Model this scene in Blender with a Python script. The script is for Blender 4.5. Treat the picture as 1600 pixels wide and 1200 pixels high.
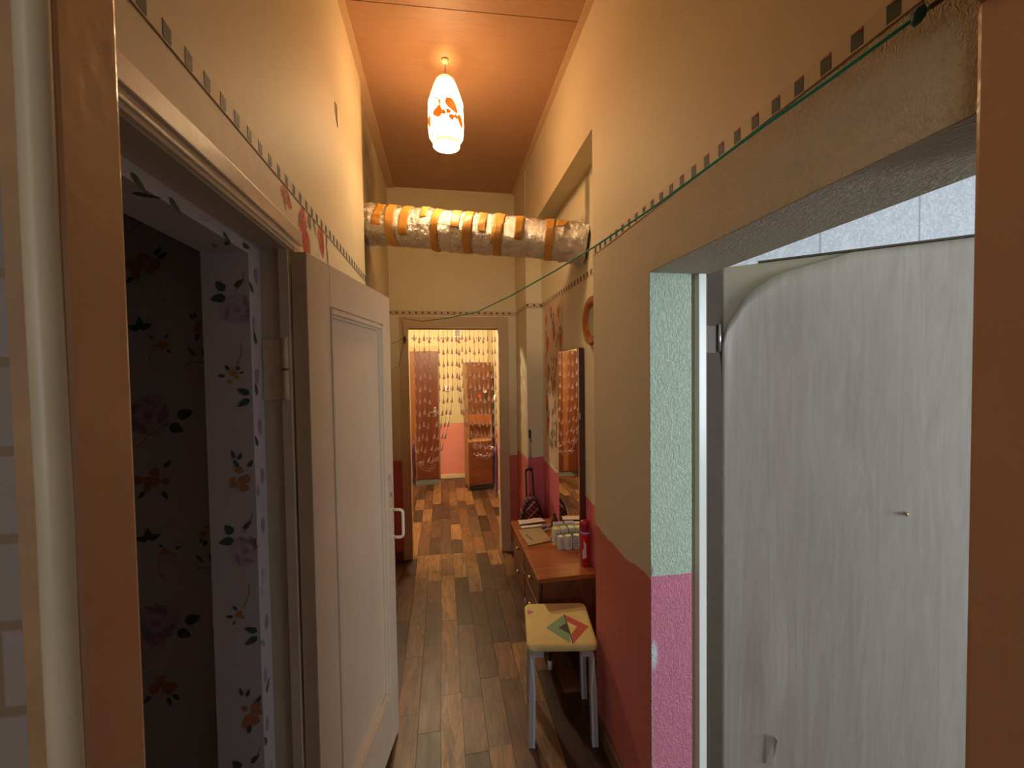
import bpy, bmesh, math, random
from mathutils import Vector, Matrix, noise
random.seed(7)
for o in list(bpy.data.objects): bpy.data.objects.remove(o)
scn = bpy.context.scene
COL = scn.collection
PI = math.pi

# ------------------------------------------------------------------ camera
cd = bpy.data.cameras.new('camera'); cam = bpy.data.objects.new('camera', cd); COL.objects.link(cam)
cd.sensor_fit = 'HORIZONTAL'; cd.sensor_width = 36.0; cd.lens = 36.0*640/1600; cd.clip_start = 0.01; cd.clip_end = 60
R = Vector((0.98565934, -0.16813915, -0.01431433)); U = Vector((0.01893348, 0.02590119, 0.99948519)); B = Vector((-0.16768184, -0.98542293, 0.02871321))
cam.matrix_world = Matrix(((R.x, U.x, B.x, 0), (R.y, U.y, B.y, 0), (R.z, U.z, B.z, 1.6), (0, 0, 0, 1)))
scn.camera = cam

# ------------------------------------------------------------------ world, light, exposure
LAMP_E = 29.0          # pendant glass emission
FAR_W = 100.0           # bulb in the far hall
WIN_RIGHT_W = 95.0     # daylight through the window of the room on the right
WIN_NEAR_W = 15.0      # daylight through the window of the room behind the camera
NEAR_FILL_W = 10.0           # added unseen bulb behind the camera, warm fill
EXPOSURE = 0.15
WARM = (1.0, 0.57, 0.25)
DAY = (0.84, 0.93, 1.0)
w = bpy.data.worlds.new('world'); scn.world = w; w.use_nodes = True
w.node_tree.nodes['Background'].inputs[0].default_value = (0.55, 0.72, 1.0, 1)
w.node_tree.nodes['Background'].inputs[1].default_value = 0.8
vs = scn.view_settings
vs.view_transform = 'Standard'; vs.look = 'None'; vs.exposure = EXPOSURE; vs.gamma = 1.0; vs.use_curve_mapping = False

def area_light(name, loc, rot, sx, sy, power, color):
    l = bpy.data.lights.new(name, 'AREA'); l.shape = 'RECTANGLE'; l.size = sx; l.size_y = sy; l.energy = power; l.color = color
    o = bpy.data.objects.new(name, l); COL.objects.link(o); o.location = loc; o.rotation_euler = rot
    return o
# sky light entering by the two windows (both windows are built below)
area_light('daylight_right_room', (3.2, -1.56, 1.55), (PI/2, 0, 0), 1.5, 1.4, WIN_RIGHT_W, DAY).rotation_euler = (PI/2, 0, PI)
area_light('daylight_near_room', (-0.9, -2.96, 1.55), (PI/2, 0, 0), 1.3, 1.3, WIN_NEAR_W, DAY).rotation_euler = (PI/2, 0, PI)
for n_ in ('daylight_right_room', 'daylight_near_room'):
    bpy.data.objects[n_].rotation_euler = (-PI/2, 0, PI)   # -Z of the lamp points to +Y

# ------------------------------------------------------------------ materials
def lin(r, g, b):
    f = lambda c: (c/255/12.92) if c/255 <= 0.04045 else ((c/255+0.055)/1.055)**2.4
    return (f(r), f(g), f(b), 1)
class NT:
    def __init__(s, name):
        s.m = bpy.data.materials.new(name); s.m.use_nodes = True; s.t = s.m.node_tree
        s.b = s.t.nodes['Principled BSDF']; s.out = s.t.nodes['Material Output']
    def n(s, typ, **kw):
        nd = s.t.nodes.new(typ)
        for k, v in kw.items(): setattr(nd, k, v)
        return nd
    def l(s, a, b): s.t.links.new(a, b)
    def val(s, sock, v):
        if hasattr(v, 'is_linked') or hasattr(v, 'node'): s.l(v, sock)
        else: sock.default_value = v
    def math(s, op, a, b=0.0, c=None, clamp=False):
        nd = s.n('ShaderNodeMath', operation=op); nd.use_clamp = clamp
        s.val(nd.inputs[0], a); s.val(nd.inputs[1], b)
        if c is not None: s.val(nd.inputs[2], c)
        return nd.outputs[0]
    def mix(s, f, a, b, mode='MIX'):
        nd = s.n('ShaderNodeMix', data_type='RGBA', blend_type=mode)
        s.val(nd.inputs[0], f); s.val(nd.inputs[6], a); s.val(nd.inputs[7], b)
        return nd.outputs[2]
    def pos(s): return s.n('ShaderNodeNewGeometry').outputs['Position']
    def obj(s): return s.n('ShaderNodeTexCoord').outputs['Object']
    def sep(s, v):
        nd = s.n('ShaderNodeSeparateXYZ'); s.l(v, nd.inputs[0]); return nd.outputs
    def mapping(s, v, scale=(1, 1, 1), loc=(0, 0, 0), rot=(0, 0, 0)):
        nd = s.n('ShaderNodeMapping'); s.l(v, nd.inputs[0])
        nd.inputs[1].default_value = loc; nd.inputs[2].default_value = rot; nd.inputs[3].default_value = scale
        return nd.outputs[0]
    def noise(s, v, scale, detail=3, rough=.55, dist=0):
        nd = s.n('ShaderNodeTexNoise'); s.l(v, nd.inputs['Vector']); nd.inputs['Scale'].default_value = scale
        nd.inputs['Detail'].default_value = detail; nd.inputs['Roughness'].default_value = rough; nd.inputs['Distortion'].default_value = dist
        return nd.outputs[0]
    def ramp(s, f, stops):
        nd = s.n('ShaderNodeValToRGB'); s.l(f, nd.inputs[0]); e = nd.color_ramp.elements
        while len(e) < len(stops): e.new(0.5)
        for i, (p_, c) in enumerate(stops): e[i].position = p_; e[i].color = c if len(c) == 4 else (*c, 1)
        return nd.outputs[0]
    def bump(s, h, strength=.3, dist=.01):
        nd = s.n('ShaderNodeBump'); s.l(h, nd.inputs['Height']); nd.inputs['Strength'].default_value = strength; nd.inputs['Distance'].default_value = dist
        s.l(nd.outputs[0], s.b.inputs['Normal'])
def c4(c): return c if len(c) == 4 else (*c, 1)

_cache = {}
def mat(name, col, rough=.5, metal=0.0, var=.12, vscale=14, bump=0, bscale=60, spec=.5):
    if name in _cache: return _cache[name]
    t = NT(name); p = t.obj(); c = c4(col)
    nz = t.noise(p, vscale, 4)
    f = t.math('MULTIPLY_ADD', nz, 2*var, 1-var)
    cc = t.n('ShaderNodeCombineXYZ'); [t.l(f, cc.inputs[i]) for i in range(3)]
    t.l(t.mix(1.0, c, cc.outputs[0], 'MULTIPLY'), t.b.inputs['Base Color'])
    t.b.inputs['Roughness'].default_value = rough; t.b.inputs['Metallic'].default_value = metal
    t.b.inputs['Specular IOR Level'].default_value = spec
    if bump: t.bump(t.noise(p, bscale, 3), bump, .004)
    _cache[name] = t.m
    return t.m

def emit_mat(name, col, strength):
    t = NT(name); t.b.inputs['Base Color'].default_value = c4(col)
    t.b.inputs['Emission Color'].default_value = c4(col); t.b.inputs['Emission Strength'].default_value = strength
    t.b.inputs['Roughness'].default_value = .25
    return t.m

MINT = (0.70, 0.61, 0.43, 1); PINK = (0.62, 0.165, 0.13, 1); PALE = (.78, .76, .57, 1); MAGENTA = (.64, .16, .19, 1)
def wall_paint(name, upper=MINT, lower=PINK, zdado=.91, wob=.03, tex=0.0, smooth_above=2.1, blotches=(), rough=.6, slope=None, tex_scale=(150, 150, 90)):
    """painted plaster: pale wall colour over a hand-cut dado; rough embossed wallpaper under the border; soot and other stains"""
    t = NT(name); p = t.pos(); x, y, z = t.sep(p)
    big = t.noise(p, 2.3, 4); fine = t.noise(p, 22, 4)
    up = t.mix(t.math('MULTIPLY', big, .35), c4(upper), tuple(c*.78 for c in upper[:3])+(1,))
    up = t.mix(t.math('MULTIPLY', fine, .18), up, tuple(c*.7 for c in upper[:3])+(1,))
    if lower is not None:
        lo = t.mix(t.math('MULTIPLY', fine, .3), c4(lower), tuple(c*.7 for c in lower[:3])+(1,))
        edge = t.math('MULTIPLY_ADD', t.noise(p, 5.5, 2), wob*2, zdado-wob)
        if slope: edge = t.math('MULTIPLY_ADD', y, slope[0], t.math('ADD', edge, slope[1]))
        m = t.math('LESS_THAN', z, edge)
        col = t.mix(m, up, lo)
    else: col = up
    for (sx, sy, sz, rx, ry, rz, k, *sc_) in blotches:
        d = None
        for s_, c_, r_ in ((x, sx, rx), (y, sy, ry), (z, sz, rz)):
            q = t.math('DIVIDE', t.math('SUBTRACT', s_, c_), r_); q = t.math('MULTIPLY', q, q)
            d = q if d is None else t.math('ADD', d, q)
        d = t.math('ADD', d, t.math('MULTIPLY_ADD', t.noise(p, 6, 4), .9, -.45))
        f = t.math('MULTIPLY', t.math('SUBTRACT', 1.0, d, clamp=True), k)
        col = t.mix(f, col, sc_[0] if sc_ else (.10, .085, .06, 1))
    t.l(col, t.b.inputs['Base Color']); t.b.inputs['Roughness'].default_value = rough
    h = t.noise(p, 9, 3)
    if tex:
        mp = t.mapping(p, tex_scale)
        h2 = t.noise(mp, 1.0, 3, .6, 1.5)
        h2 = t.math('MULTIPLY', h2, t.math('LESS_THAN', z, smooth_above))
        h = t.math('ADD', t.math('MULTIPLY', h, .3), t.math('MULTIPLY', h2, tex))
    t.bump(h, .85 if tex else .35, .013 if tex else .01)
    return t.m

def wood(name, dark, light, scale=(30, 2.2, 30), rough=.35, coords='obj', rand=False, bump=.08):
    t = NT(name); p = t.obj() if coords == 'obj' else t.pos()
    mp = t.mapping(p, scale)
    if rand:
        oi = t.n('ShaderNodeObjectInfo'); v = t.n('ShaderNodeVectorMath', operation='ADD'); t.l(mp, v.inputs[0])
        cc = t.n('ShaderNodeCombineXYZ'); t.l(t.math('MULTIPLY', oi.outputs['Random'], 90.0), cc.inputs[0]); t.l(t.math('MULTIPLY', oi.outputs['Random'], 50.0), cc.inputs[1]); t.l(cc.outputs[0], v.inputs[1]); mp = v.outputs[0]
    g = t.noise(mp, 1.0, 5, .6, 1.2)
    col = t.ramp(g, [(.3, c4(dark)), (.7, c4(light))])
    t.l(col, t.b.inputs['Base Color']); t.b.inputs['Roughness'].default_value = rough
    if bump: t.bump(g, bump, .003)
    return t.m

def plank_material():
    t = NT('laminate_plank_print'); p = t.pos(); oi = t.n('ShaderNodeObjectInfo'); rnd = oi.outputs['Random']
    off = t.n('ShaderNodeCombineXYZ'); t.l(t.math('MULTIPLY', rnd, 71.0), off.inputs[0]); t.l(t.math('MULTIPLY', rnd, 37.0), off.inputs[1])
    v = t.n('ShaderNodeVectorMath', operation='ADD'); t.l(t.mapping(p, (26, 3.2, 10)), v.inputs[0]); t.l(off.outputs[0], v.inputs[1])
    g = t.noise(v.outputs[0], 1.0, 6, .62, 2.2)
    v2 = t.n('ShaderNodeVectorMath', operation='ADD'); t.l(t.mapping(p, (9, 2.0, 4)), v2.inputs[0]); t.l(off.outputs[0], v2.inputs[1])
    g2 = t.noise(v2.outputs[0], 1.0, 4, .6, 1.0)
    tone = t.ramp(rnd, [(0.0, (.040, .020, .0125)), (.20, (.066, .034, .020)), (.42, (.108, .051, .025)), (.60, (.16, .076, .032)), (.80, (.25, .130, .052)), (1.0, (.088, .054, .037))])
    shade = t.ramp(g, [(.26, (.22, .20, .20)), (.48, (.95, .95, .95)), (.74, (1.75, 1.7, 1.6))])
    c = t.mix(1.0, tone, shade, 'MULTIPLY')
    c = t.mix(t.math('MULTIPLY', t.math('GREATER_THAN', g2, .62), .35), c, (.05, .03, .02, 1))
    t.l(c, t.b.inputs['Base Color'])
    t.l(t.math('MULTIPLY_ADD', g2, .25, .30), t.b.inputs['Roughness'])
    t.bump(g, .10, .002)
    return t.m

# ------------------------------------------------------------------ mesh helpers
def link(name, bm, m, parent=None, smooth=False):
    me = bpy.data.meshes.new(name); bm.normal_update(); bm.to_mesh(me); bm.free()
    mats = m if isinstance(m, (list, tuple)) else [m]
    for q in mats: me.materials.append(q)
    if smooth:
        for f in me.polygons: f.use_smooth = True
    o = bpy.data.objects.new(name, me); COL.objects.link(o)
    if parent: o.parent = parent
    return o
def box(bm, x0, x1, y0, y1, z0, z1, bev=0, mi=0, mtx=None):
    r = bmesh.ops.create_cube(bm, size=1)
    vs_ = r['verts']
    M = Matrix.Translation(((x0+x1)/2, (y0+y1)/2, (z0+z1)/2)) @ Matrix.Diagonal((abs(x1-x0), abs(y1-y0), abs(z1-z0), 1))
    bmesh.ops.transform(bm, matrix=M, verts=vs_)
    fs = set(f for v in vs_ for f in v.link_faces)
    for f in fs: f.material_index = mi
    if bev:
        es = list(set(e for v in vs_ for e in v.link_edges))
        rr = bmesh.ops.bevel(bm, geom=es, offset=bev, segments=2, affect='EDGES', profile=.6)
        vs_ = list(set(v for f in rr['faces'] for v in f.verts) | set(v for v in vs_ if v.is_valid))
        for f in rr['faces']: f.material_index = mi
    if mtx is not None: bmesh.ops.transform(bm, matrix=mtx, verts=[v for v in vs_ if v.is_valid])
    return vs_
def boxes(*bs, bev=0):
    bm = bmesh.new()
    for b in bs: box(bm, *b, bev=bev)
    return bm
def tube(bm, pts, r, seg=8, caps=True, mi=0, radii=None):
    pts = [Vector(p) for p in pts]; rings = []
    up = None
    for i, p in enumerate(pts):
        d = (pts[min(i+1, len(pts)-1)] - pts[max(i-1, 0)]).normalized()
        if up is None:
            a = Vector((0, 0, 1)) if abs(d.z) < .9 else Vector((1, 0, 0)); up = d.cross(a).normalized()
        else: up = (up - d*up.dot(d)).normalized()
        s_ = d.cross(up); rr = radii[i] if radii else r
        rings.append([bm.verts.new(p + (up*math.cos(2*PI*k/seg) + s_*math.sin(2*PI*k/seg))*rr) for k in range(seg)])
    for a, b in zip(rings, rings[1:]):
        for k in range(seg):
            f = bm.faces.new((a[k], a[(k+1) % seg], b[(k+1) % seg], b[k])); f.material_index = mi; f.smooth = True
    if caps:
        for rg in (rings[0][::-1], rings[-1]):
            f = bm.faces.new(rg); f.material_index = mi
def lathe(bm, prof, seg=32, mtx=None, mi=0, smooth=True):
    rings = []; new = []
    for r, z in prof:
        if r < 1e-6: v = bm.verts.new((0, 0, z)); rings.append([v]); new.append(v)
        else:
            rg = [bm.verts.new((r*math.cos(2*PI*k/seg), r*math.sin(2*PI*k/seg), z)) for k in range(seg)]; rings.append(rg); new += rg
    for a, b in zip(rings, rings[1:]):
        for k in range(seg):
            va = [a[0]] if len(a) == 1 else [a[k], a[(k+1) % seg]]
            vb = [b[0]] if len(b) == 1 else [b[(k+1) % seg], b[k]]
            if len(va)+len(vb) < 3: continue
            f = bm.faces.new(va+vb); f.material_index = mi; f.smooth = smooth
    if mtx is not None: bmesh.ops.transform(bm, matrix=mtx, verts=new)
def poly(bm, pts, mi=0):
    f = bm.faces.new([bm.verts.new(p) for p in pts]); f.material_index = mi; return f
def prism(bm, pts, h, mi=0):
    """polygon (3d points) extruded by vector h"""
    h = Vector(h); a = [bm.verts.new(p) for p in pts]; b = [bm.verts.new(Vector(p)+h) for p in pts]
    n = len(a); fs = [bm.faces.new(a[::-1]), bm.faces.new(b)]
    for i in range(n): fs.append(bm.faces.new((a[i], a[(i+1) % n], b[(i+1) % n], b[i])))
    for f in fs: f.material_index = mi
    bmesh.ops.recalc_face_normals(bm, faces=fs)
def tag(o, label, cat, group=None, kind=None):
    o['label'] = label; o['category'] = cat
    if group: o['group'] = group
    if kind: o['kind'] = kind
    return o
def thing(name, label, cat, loc=(0, 0, 0), rotz=0, group=None, kind=None):
    o = bpy.data.objects.new(name, None); COL.objects.link(o); o.location = loc; o.rotation_euler = (0, 0, rotz); o.empty_display_size = .1
    return tag(o, label, cat, group, kind)
def struct(name, bm, m, label, cat): return tag(link(name, bm, m), label, cat, kind='structure')

# ------------------------------------------------------------------ dimensions (metres), X right, Y along the corridor, Z up
XL, XR, XN = -.40, .66, .777        # left wall, right wall, back of the niche
HC = 3.166                          # ceiling
YF = 3.588                          # end wall with the curtain doorway
ZB = 2.119                          # wallpaper border

M_WL = wall_paint('left_wall_paint', blotches=((-.41, 2.66, 2.78, .3, .40, .50, .92), (-.41, 2.52, 2.36, .3, .20, .30, .8)))  # two soft dark blotches around and above the pipe end
M_WR = wall_paint('right_wall_paint', tex=1.0, zdado=.91, wob=.035, blotches=((.70, 2.95, 2.95, .3, .9, .5, .22),))  # faint broad darkening high at the far end
M_NICHE = wall_paint('niche_paint', upper=(.70, .64, .46, 1), lower=MAGENTA, zdado=.90, wob=.03, blotches=((.777, 2.10, 2.52, .3, .05, .22, .8), (.777, 2.2, 2.30, .3, .16, .17, .8)))
M_END = wall_paint('end_wall_paint', upper=PALE, zdado=.86, wob=.004)
M_REVEAL = wall_paint('reveal_paint', upper=(.58, .72, .56, 1), lower=(.74, .24, .34, 1), zdado=.925, wob=.008, tex=1.0, tex_scale=(110, 110, 60), blotches=((.670, 1.228, .66, .016, .3, .055, 1.0, (.72, .75, .78, 1)), (.664, 1.228, .945, .007, .3, .022, 1.0, (.30, .28, .25, 1)), (.661, 1.228, .4, .004, .3, .5, .8, (.55, .5, .5, 1))))
M_HALL = wall_paint('far_hall_paint', upper=(.62, .54, .33, 1), lower=(.70, .26, .22, 1), zdado=.84, wob=.004)
M_SOFFIT = wall_paint('soffit_paint', upper=(.52, .44, .31, 1), lower=None, tex=1.0, tex_scale=(110, 60, 110))
M_CLOSET = wall_paint('closet_wallpaper', upper=(.52, .49, .53, 1), lower=None)
M_NEAR = wall_paint('near_room_plain', upper=(.50, .44, .36, 1), lower=None)
M_DULL = mat('dull_plaster', (.45, .42, .36), .8)
M_CREAM = mat('cream_gloss_paint', (.65, .51, .36), .32, var=.10, vscale=5, bump=.15, bscale=24)
M_CREAM2 = mat('cream_frame_paint', (.58, .49, .37), .35, var=.12, vscale=6, bump=.2, bscale=30)
M_FRAME = mat('tan_frame_paint', (.46, .40, .30), .45, var=.14, vscale=8)
M_WHITE = mat('white_gloss_paint', (.82, .84, .80), .3, var=.06)
M_DARKEDGE = mat('old_dark_edge', (.10, .075, .055), .7)
M_ORANGE = mat('orange_brown_gloss_paint', (.48, .255, .135), .22, var=.12, vscale=5, bump=.7, bscale=16)
M_BROWN = wood('red_brown_veneer', (.075, .022, .010), (.17, .055, .022), scale=(3, 3, 24), rough=.3)
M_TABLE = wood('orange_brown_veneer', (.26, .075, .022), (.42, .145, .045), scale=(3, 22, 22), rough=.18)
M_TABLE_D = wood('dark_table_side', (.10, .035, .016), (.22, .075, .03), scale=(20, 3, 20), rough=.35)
M_PLANK = plank_material()
M_BASE = wood('brown_skirting', (.10, .055, .03), (.22, .125, .07), scale=(3, 3, 40), rough=.4)
M_BLACK = mat('black_plastic', (.02, .02, .022), .35)
M_METAL = mat('grey_metal', (.5, .5, .5), .3, metal=1)
M_BRASS = mat('dull_brass', (.55, .40, .20), .35, metal=1)

# ------------------------------------------------------------------ floor with planks
fl = struct('floor', boxes((-.62, .95, .30, 6.4, -.12, -.0125), (-1.6, -.62, 3.6, 6.4, -.12, -.0125)), mat('subfloor', (.06, .04, .03), .8),
            'brown plank floor running from the corridor into the far hall', 'floor')
def unit_plank():
    bm = bmesh.new(); box(bm, 0, 1, 0, 1, -1, 0)
    me = bpy.data.meshes.new('plank'); bm.to_mesh(me); bm.free(); me.materials.append(M_PLANK); return me
pm = unit_plank()
PW = .101
rp = random.Random(3)
def lay(x0, x1, y0, y1):
    i = 0; x = x0
    while x < x1-.01:
        y = y0 - rp.uniform(0, .4)
        xe = min(x+PW, x1)
        while y < y1-.01:
            ln = rp.choice((.30, .40, .45, .60, .60, .62)); ys, ye = max(y, y0), min(y+ln, y1)
            if ye-ys > .03:
                o = bpy.data.objects.new('plank', pm); COL.objects.link(o); o.parent = fl
                o.location = (x+.0008, ys+.0008, -rp.uniform(0, .0006)); o.scale = (xe-x-.0016, ye-ys-.0016, .012)
            y += ln
        x += PW; i += 1
lay(-.44, .78, .42, 3.64)
lay(-.75, .70, 3.64, 6.28)

# near room / right room / closet floors
struct('floor_near_room', boxes((-2.1, .80, -3.05, .30, -.1, 0)), M_BASE, 'plain brown floor of the room behind the viewer', 'floor')
struct('floor_right_room', boxes((.95, 4.3, -1.7, 2.1, -.1, 0)), M_BASE, 'plain brown floor of the bright side room', 'floor')
struct('floor_closet', boxes((-1.62, -.62, .1, 1.5, -.1, 0)), mat('closet_floor', (.12, .09, .07), .6), 'dark floor of the flowered closet', 'floor')

# ------------------------------------------------------------------ walls
struct('wall_left', boxes((-.52, XL, .41, 1.235, 1.955, 3.25), (-.52, XL, 1.235, 2.33, 0, 3.25), (-.55, -.43, 2.33, YF, 0, 3.25), (-.50, XL, .41, .465, 0, 1.955), bev=0),
       M_WL, 'tan painted left corridor wall darker around the pipe', 'wall')
wr = struct('wall_right', boxes((XR, .87, .41, 1.23, 1.914, 3.25), (XR, .807, 1.23, 1.72, 0, 3.25), (.80, .87, 1.262, 1.72, 0, 3.25),
                                (XR, .87, 1.72, 3.132, 2.65, 3.25), (.652, .87, 3.132, YF, 0, 3.25)),
       M_WR, 'embossed tan and dark pink right corridor wall around the niche', 'wall')
link('niche_back', boxes((XN, .87, 1.72, 3.132, 0, 2.65)), M_NICHE, wr)
link('door_reveal', boxes((XR+.001, .807, 1.227, 1.232, 0, 1.9135)), M_REVEAL, wr)
link('door_soffit', boxes((XR+.001, .869, .411, 1.262, 1.9125, 1.9145)), M_SOFFIT, wr)
link('shadow_gap', boxes((.807, .84, 1.245, 1.262, 0, 1.914)), mat('tan_gap_paint', (.40, .34, .22), .6), wr)
link('niche_end_panel', boxes((.653, XN, 3.129, 3.134, 0, 2.65)), wall_paint('niche_end_paint', upper=PALE, lower=MAGENTA, zdado=.935, wob=.03), wr)
struct('wall_far', boxes((-.55, -.28, YF, 3.70, 0, 3.25), (.497, .87, YF, 3.70, 0, 3.25), (-.28, .497, YF, 3.70, 2.0, 3.25)), M_END, 'greenish tan end wall above the curtain doorway', 'wall')
# far hall
struct('wall_hall_back', boxes((-1.6, .82, 6.28, 6.38, 0, 2.9)), M_HALL, 'yellow and pink back wall of the far hall', 'wall')
struct('wall_hall_right', boxes((.70, .80, 3.70, 6.28, 0, 2.9)), M_HALL, 'yellow and pink side wall right of the hall cabinet', 'wall')
struct('wall_hall_left', boxes((-1.6, -1.5, 3.70, 6.28, 0, 2.9)), M_HALL, 'yellow hall side wall hidden left of the doorway', 'wall')
struct('wall_hall_front', boxes((-1.5, -.55, 3.62, 3.70, 0, 2.9)), M_HALL, 'hall side of the end wall left of doorway', 'wall')
struct('ceiling_hall', boxes((-1.6, .80, 3.70, 6.38, 2.9, 3.0)), mat('hall_ceiling_white', (.8, .75, .6), .8), 'white ceiling of the far hall', 'ceiling')
# closet on the left
wc = struct('wall_closet', boxes((-1.62, -.576, 1.34, 1.44, 0, 2.6), (-1.62, -1.52, .2, 1.34, 0, 2.6), (-1.62, -.576, .1, .2, 0, 2.6)), M_CLOSET, 'dark flowered wallpaper inside the closet', 'wall')
struct('ceiling_closet', boxes((-1.62, -.52, .1, 1.44, 2.6, 2.7)), M_DULL, 'ceiling of the closet out of sight', 'ceiling')
wcr = struct('wall_closet_opening', boxes((-.576, -.469, 1.12, 1.44, 0, 2.6), (-.576, -.469, .2, .46, 0, 2.6), (-.576, -.469, .46, 1.12, 1.905, 2.6)), M_CLOSET,
             'pale flowered wallpaper wrapped round the closet opening', 'wall')
# near room (behind the viewer)
def brick_mat():
    t = NT('brick_print_wallpaper'); p = t.pos(); x, y, z = t.sep(p)
    cb = t.n('ShaderNodeCombineXYZ'); t.l(t.math('ADD', x, .013), cb.inputs[0]); t.l(z, cb.inputs[1])
    br = t.n('ShaderNodeTexBrick'); t.l(cb.outputs[0], br.inputs['Vector']); br.inputs['Scale'].default_value = 1.0
    br.inputs['Brick Width'].default_value = .12; br.inputs['Row Height'].default_value = .062; br.inputs['Mortar Size'].default_value = .0045; br.inputs['Mortar Smooth'].default_value = .4
    br.inputs['Color1'].default_value = (.28, .225, .19, 1); br.inputs['Color2'].default_value = (.235, .19, .165, 1); br.inputs['Mortar'].default_value = (.20, .13, .07, 1)
    t.l(br.outputs[0], t.b.inputs['Base Color']); t.b.inputs['Roughness'].default_value = .6
    t.bump(t.noise(p, 40, 3), .3, .005)
    return t.m
struct('wall_near', boxes((-2.1, -.285, .3405, .41, 0, 3.25), (.66, .80, .30, .34, 0, 3.25), (-.288, .66, .345, .41, 2.075, 3.25)), brick_mat(), 'pale brick print wallpaper on the near wall at far left', 'wall')
struct('wall_near_left', boxes((-2.1, -2.0, -3.0, .345, 0, 3.25)), M_NEAR, 'left wall of the room behind the viewer', 'wall')
struct('wall_near_right', boxes((.80, .87, -3.0, .40, 0, 3.25)), M_NEAR, 'partition between near room and bright side room', 'wall')
struct('wall_near_back', boxes((-2.1, -1.6, -3.1, -3.0, 0, 3.25), (-.2, .87, -3.1, -3.0, 0, 3.25), (-1.6, -.2, -3.1, -3.0, 0, .85), (-1.6, -.2, -3.1, -3.0, 2.25, 3.25)), M_NEAR, 'window wall behind the viewer', 'wall')
struct('ceiling_near', boxes((-2.1, .87, -3.1, .41, 3.2, 3.3)), M_DULL, 'ceiling of the room behind the viewer', 'ceiling')
# right room
def side_paper():
    t = NT('white_relief_wallpaper'); p = t.pos(); x, y, z = t.sep(p)
    g = t.noise(p, 17, 3, .5, 2.2)
    c = t.ramp(g, [(.40, (.54, .55, .57)), (.55, (.40, .42, .45)), (.62, (.56, .57, .59))])
    sx = t.math('ABSOLUTE', t.math('SUBTRACT', t.math('FRACT', t.math('DIVIDE', t.math('ADD', x, .27), .68)), .5))
    c = t.mix(t.math('LESS_THAN', sx, .010), c, (.33, .30, .31, 1))
    t.l(c, t.b.inputs['Base Color']); t.b.inputs['Roughness'].default_value = .7; t.bump(g, .2, .004)
    return t.m
M_SIDE = side_paper()
struct('wall_side_back', boxes((.87, 4.3, 2.0, 2.1, 0, 3.3)), M_SIDE, 'bright white wallpaper seen above the plywood door', 'wall')
struct('wall_side_right', boxes((4.2, 4.3, -1.7, 2.0, 0, 3.3)), M_SIDE, 'white papered outer wall of the side room', 'wall')
struct('wall_side_window', boxes((.87, 2.4, -1.7, -1.6, 0, 3.3), (4.0, 4.3, -1.7, -1.6, 0, 3.3), (2.4, 4.0, -1.7, -1.6, 0, .8), (2.4, 4.0, -1.7, -1.6, 2.3, 3.3)), M_SIDE, 'window wall of the side room', 'wall')
struct('ceiling_side', boxes((.87, 4.3, -1.7, 2.1, 3.3, 3.4)), M_WHITE, 'white ceiling of the side room', 'ceiling')
def glass_mat():
    t = NT('window_glass'); tr = t.n('ShaderNodeBsdfTransparent'); gl = t.n('ShaderNodeBsdfGlossy'); gl.inputs['Roughness'].default_value = .02
    mx = t.n('ShaderNodeMixShader'); mx.inputs[0].default_value = .07; t.l(tr.outputs[0], mx.inputs[1]); t.l(gl.outputs[0], mx.inputs[2]); t.l(mx.outputs[0], t.out.inputs[0]); return t.m
M_GLASS = glass_mat()
def window(n, x0, x1, y, z0, z1, label):
    t = thing('window_%d' % n, label, 'window', ((x0+x1)/2, y, z0), kind='structure')
    w2, h_ = (x1-x0)/2, z1-z0
    bm = boxes((-w2, w2, -.04, .04, 0, .06), (-w2, w2, -.04, .04, h_-.06, h_), (-w2, -w2+.06, -.04, .04, .06, h_-.06), (w2-.06, w2, -.04, .04, .06, h_-.06), (-.035, .035, -.04, .04, .06, h_-.06))
    link('window_frame', bm, M_WHITE, t)
    for a, b in ((-w2+.06, -.035), (.035, w2-.06)): link('pane', boxes((a, b, -.004, .004, .06, h_-.06)), M_GLASS, t)
window(1, 2.4, 4.0, -1.65, .8, 2.3, 'white framed window of the bright side room')
window(2, -1.6, -.2, -3.05, .85, 2.25, 'white framed window behind the viewer')

# ------------------------------------------------------------------ ceiling of plywood sheets and battens
def ply_mat():
    t = NT('orange_plywood'); p = t.pos(); g = t.noise(t.mapping(p, (5, 75, 1)), 1.0, 6, .7, 1.8); b = t.noise(p, 2.2, 3)
    c = t.ramp(g, [(.30, (.41, .235, .135)), (.5, (.46, .272, .158)), (.72, (.50, .31, .185))])
    c = t.mix(t.math('MULTIPLY', b, .35), c, (.36, .20, .11, 1))
    t.l(c, t.b.inputs['Base Color']); t.b.inputs['Roughness'].default_value = .5; t.bump(g, .12, .003); return t.m
ce = struct('ceiling', boxes((-.55, .87, .30, 3.70, HC+.014, 3.3)), M_DULL, 'orange brown plywood corridor ceiling with side battens', 'ceiling')
M_PLY = ply_mat()
bm = bmesh.new(); prism(bm, [(-.42, .41, HC), (.67, .41, HC), (.67, 1.797, HC), (-.42, 1.844, HC)], (0, 0, .012)); link('plywood_sheet', bm, M_PLY, ce)
bm = bmesh.new(); prism(bm, [(-.42, 1.848, HC), (.67, 1.801, HC), (.67, YF, HC), (-.42, YF, HC)], (0, 0, .012)); link('plywood_sheet', bm, M_PLY, ce)
M_BAT = mat('light_batten', (.60, .43, .27), .5)
struct('trim_1', boxes((XL, XL+.030, .41, 2.33, HC-.010, HC), (-.43, XL+.030, 2.33, YF, HC-.010, HC)), M_BAT, 'thin wooden batten along the left edge of ceiling', 'batten')
struct('trim_2', boxes((XR-.030, XR, .41, YF, HC-.010, HC)), M_BAT, 'thin wooden batten along the right edge of ceiling', 'batten')

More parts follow.
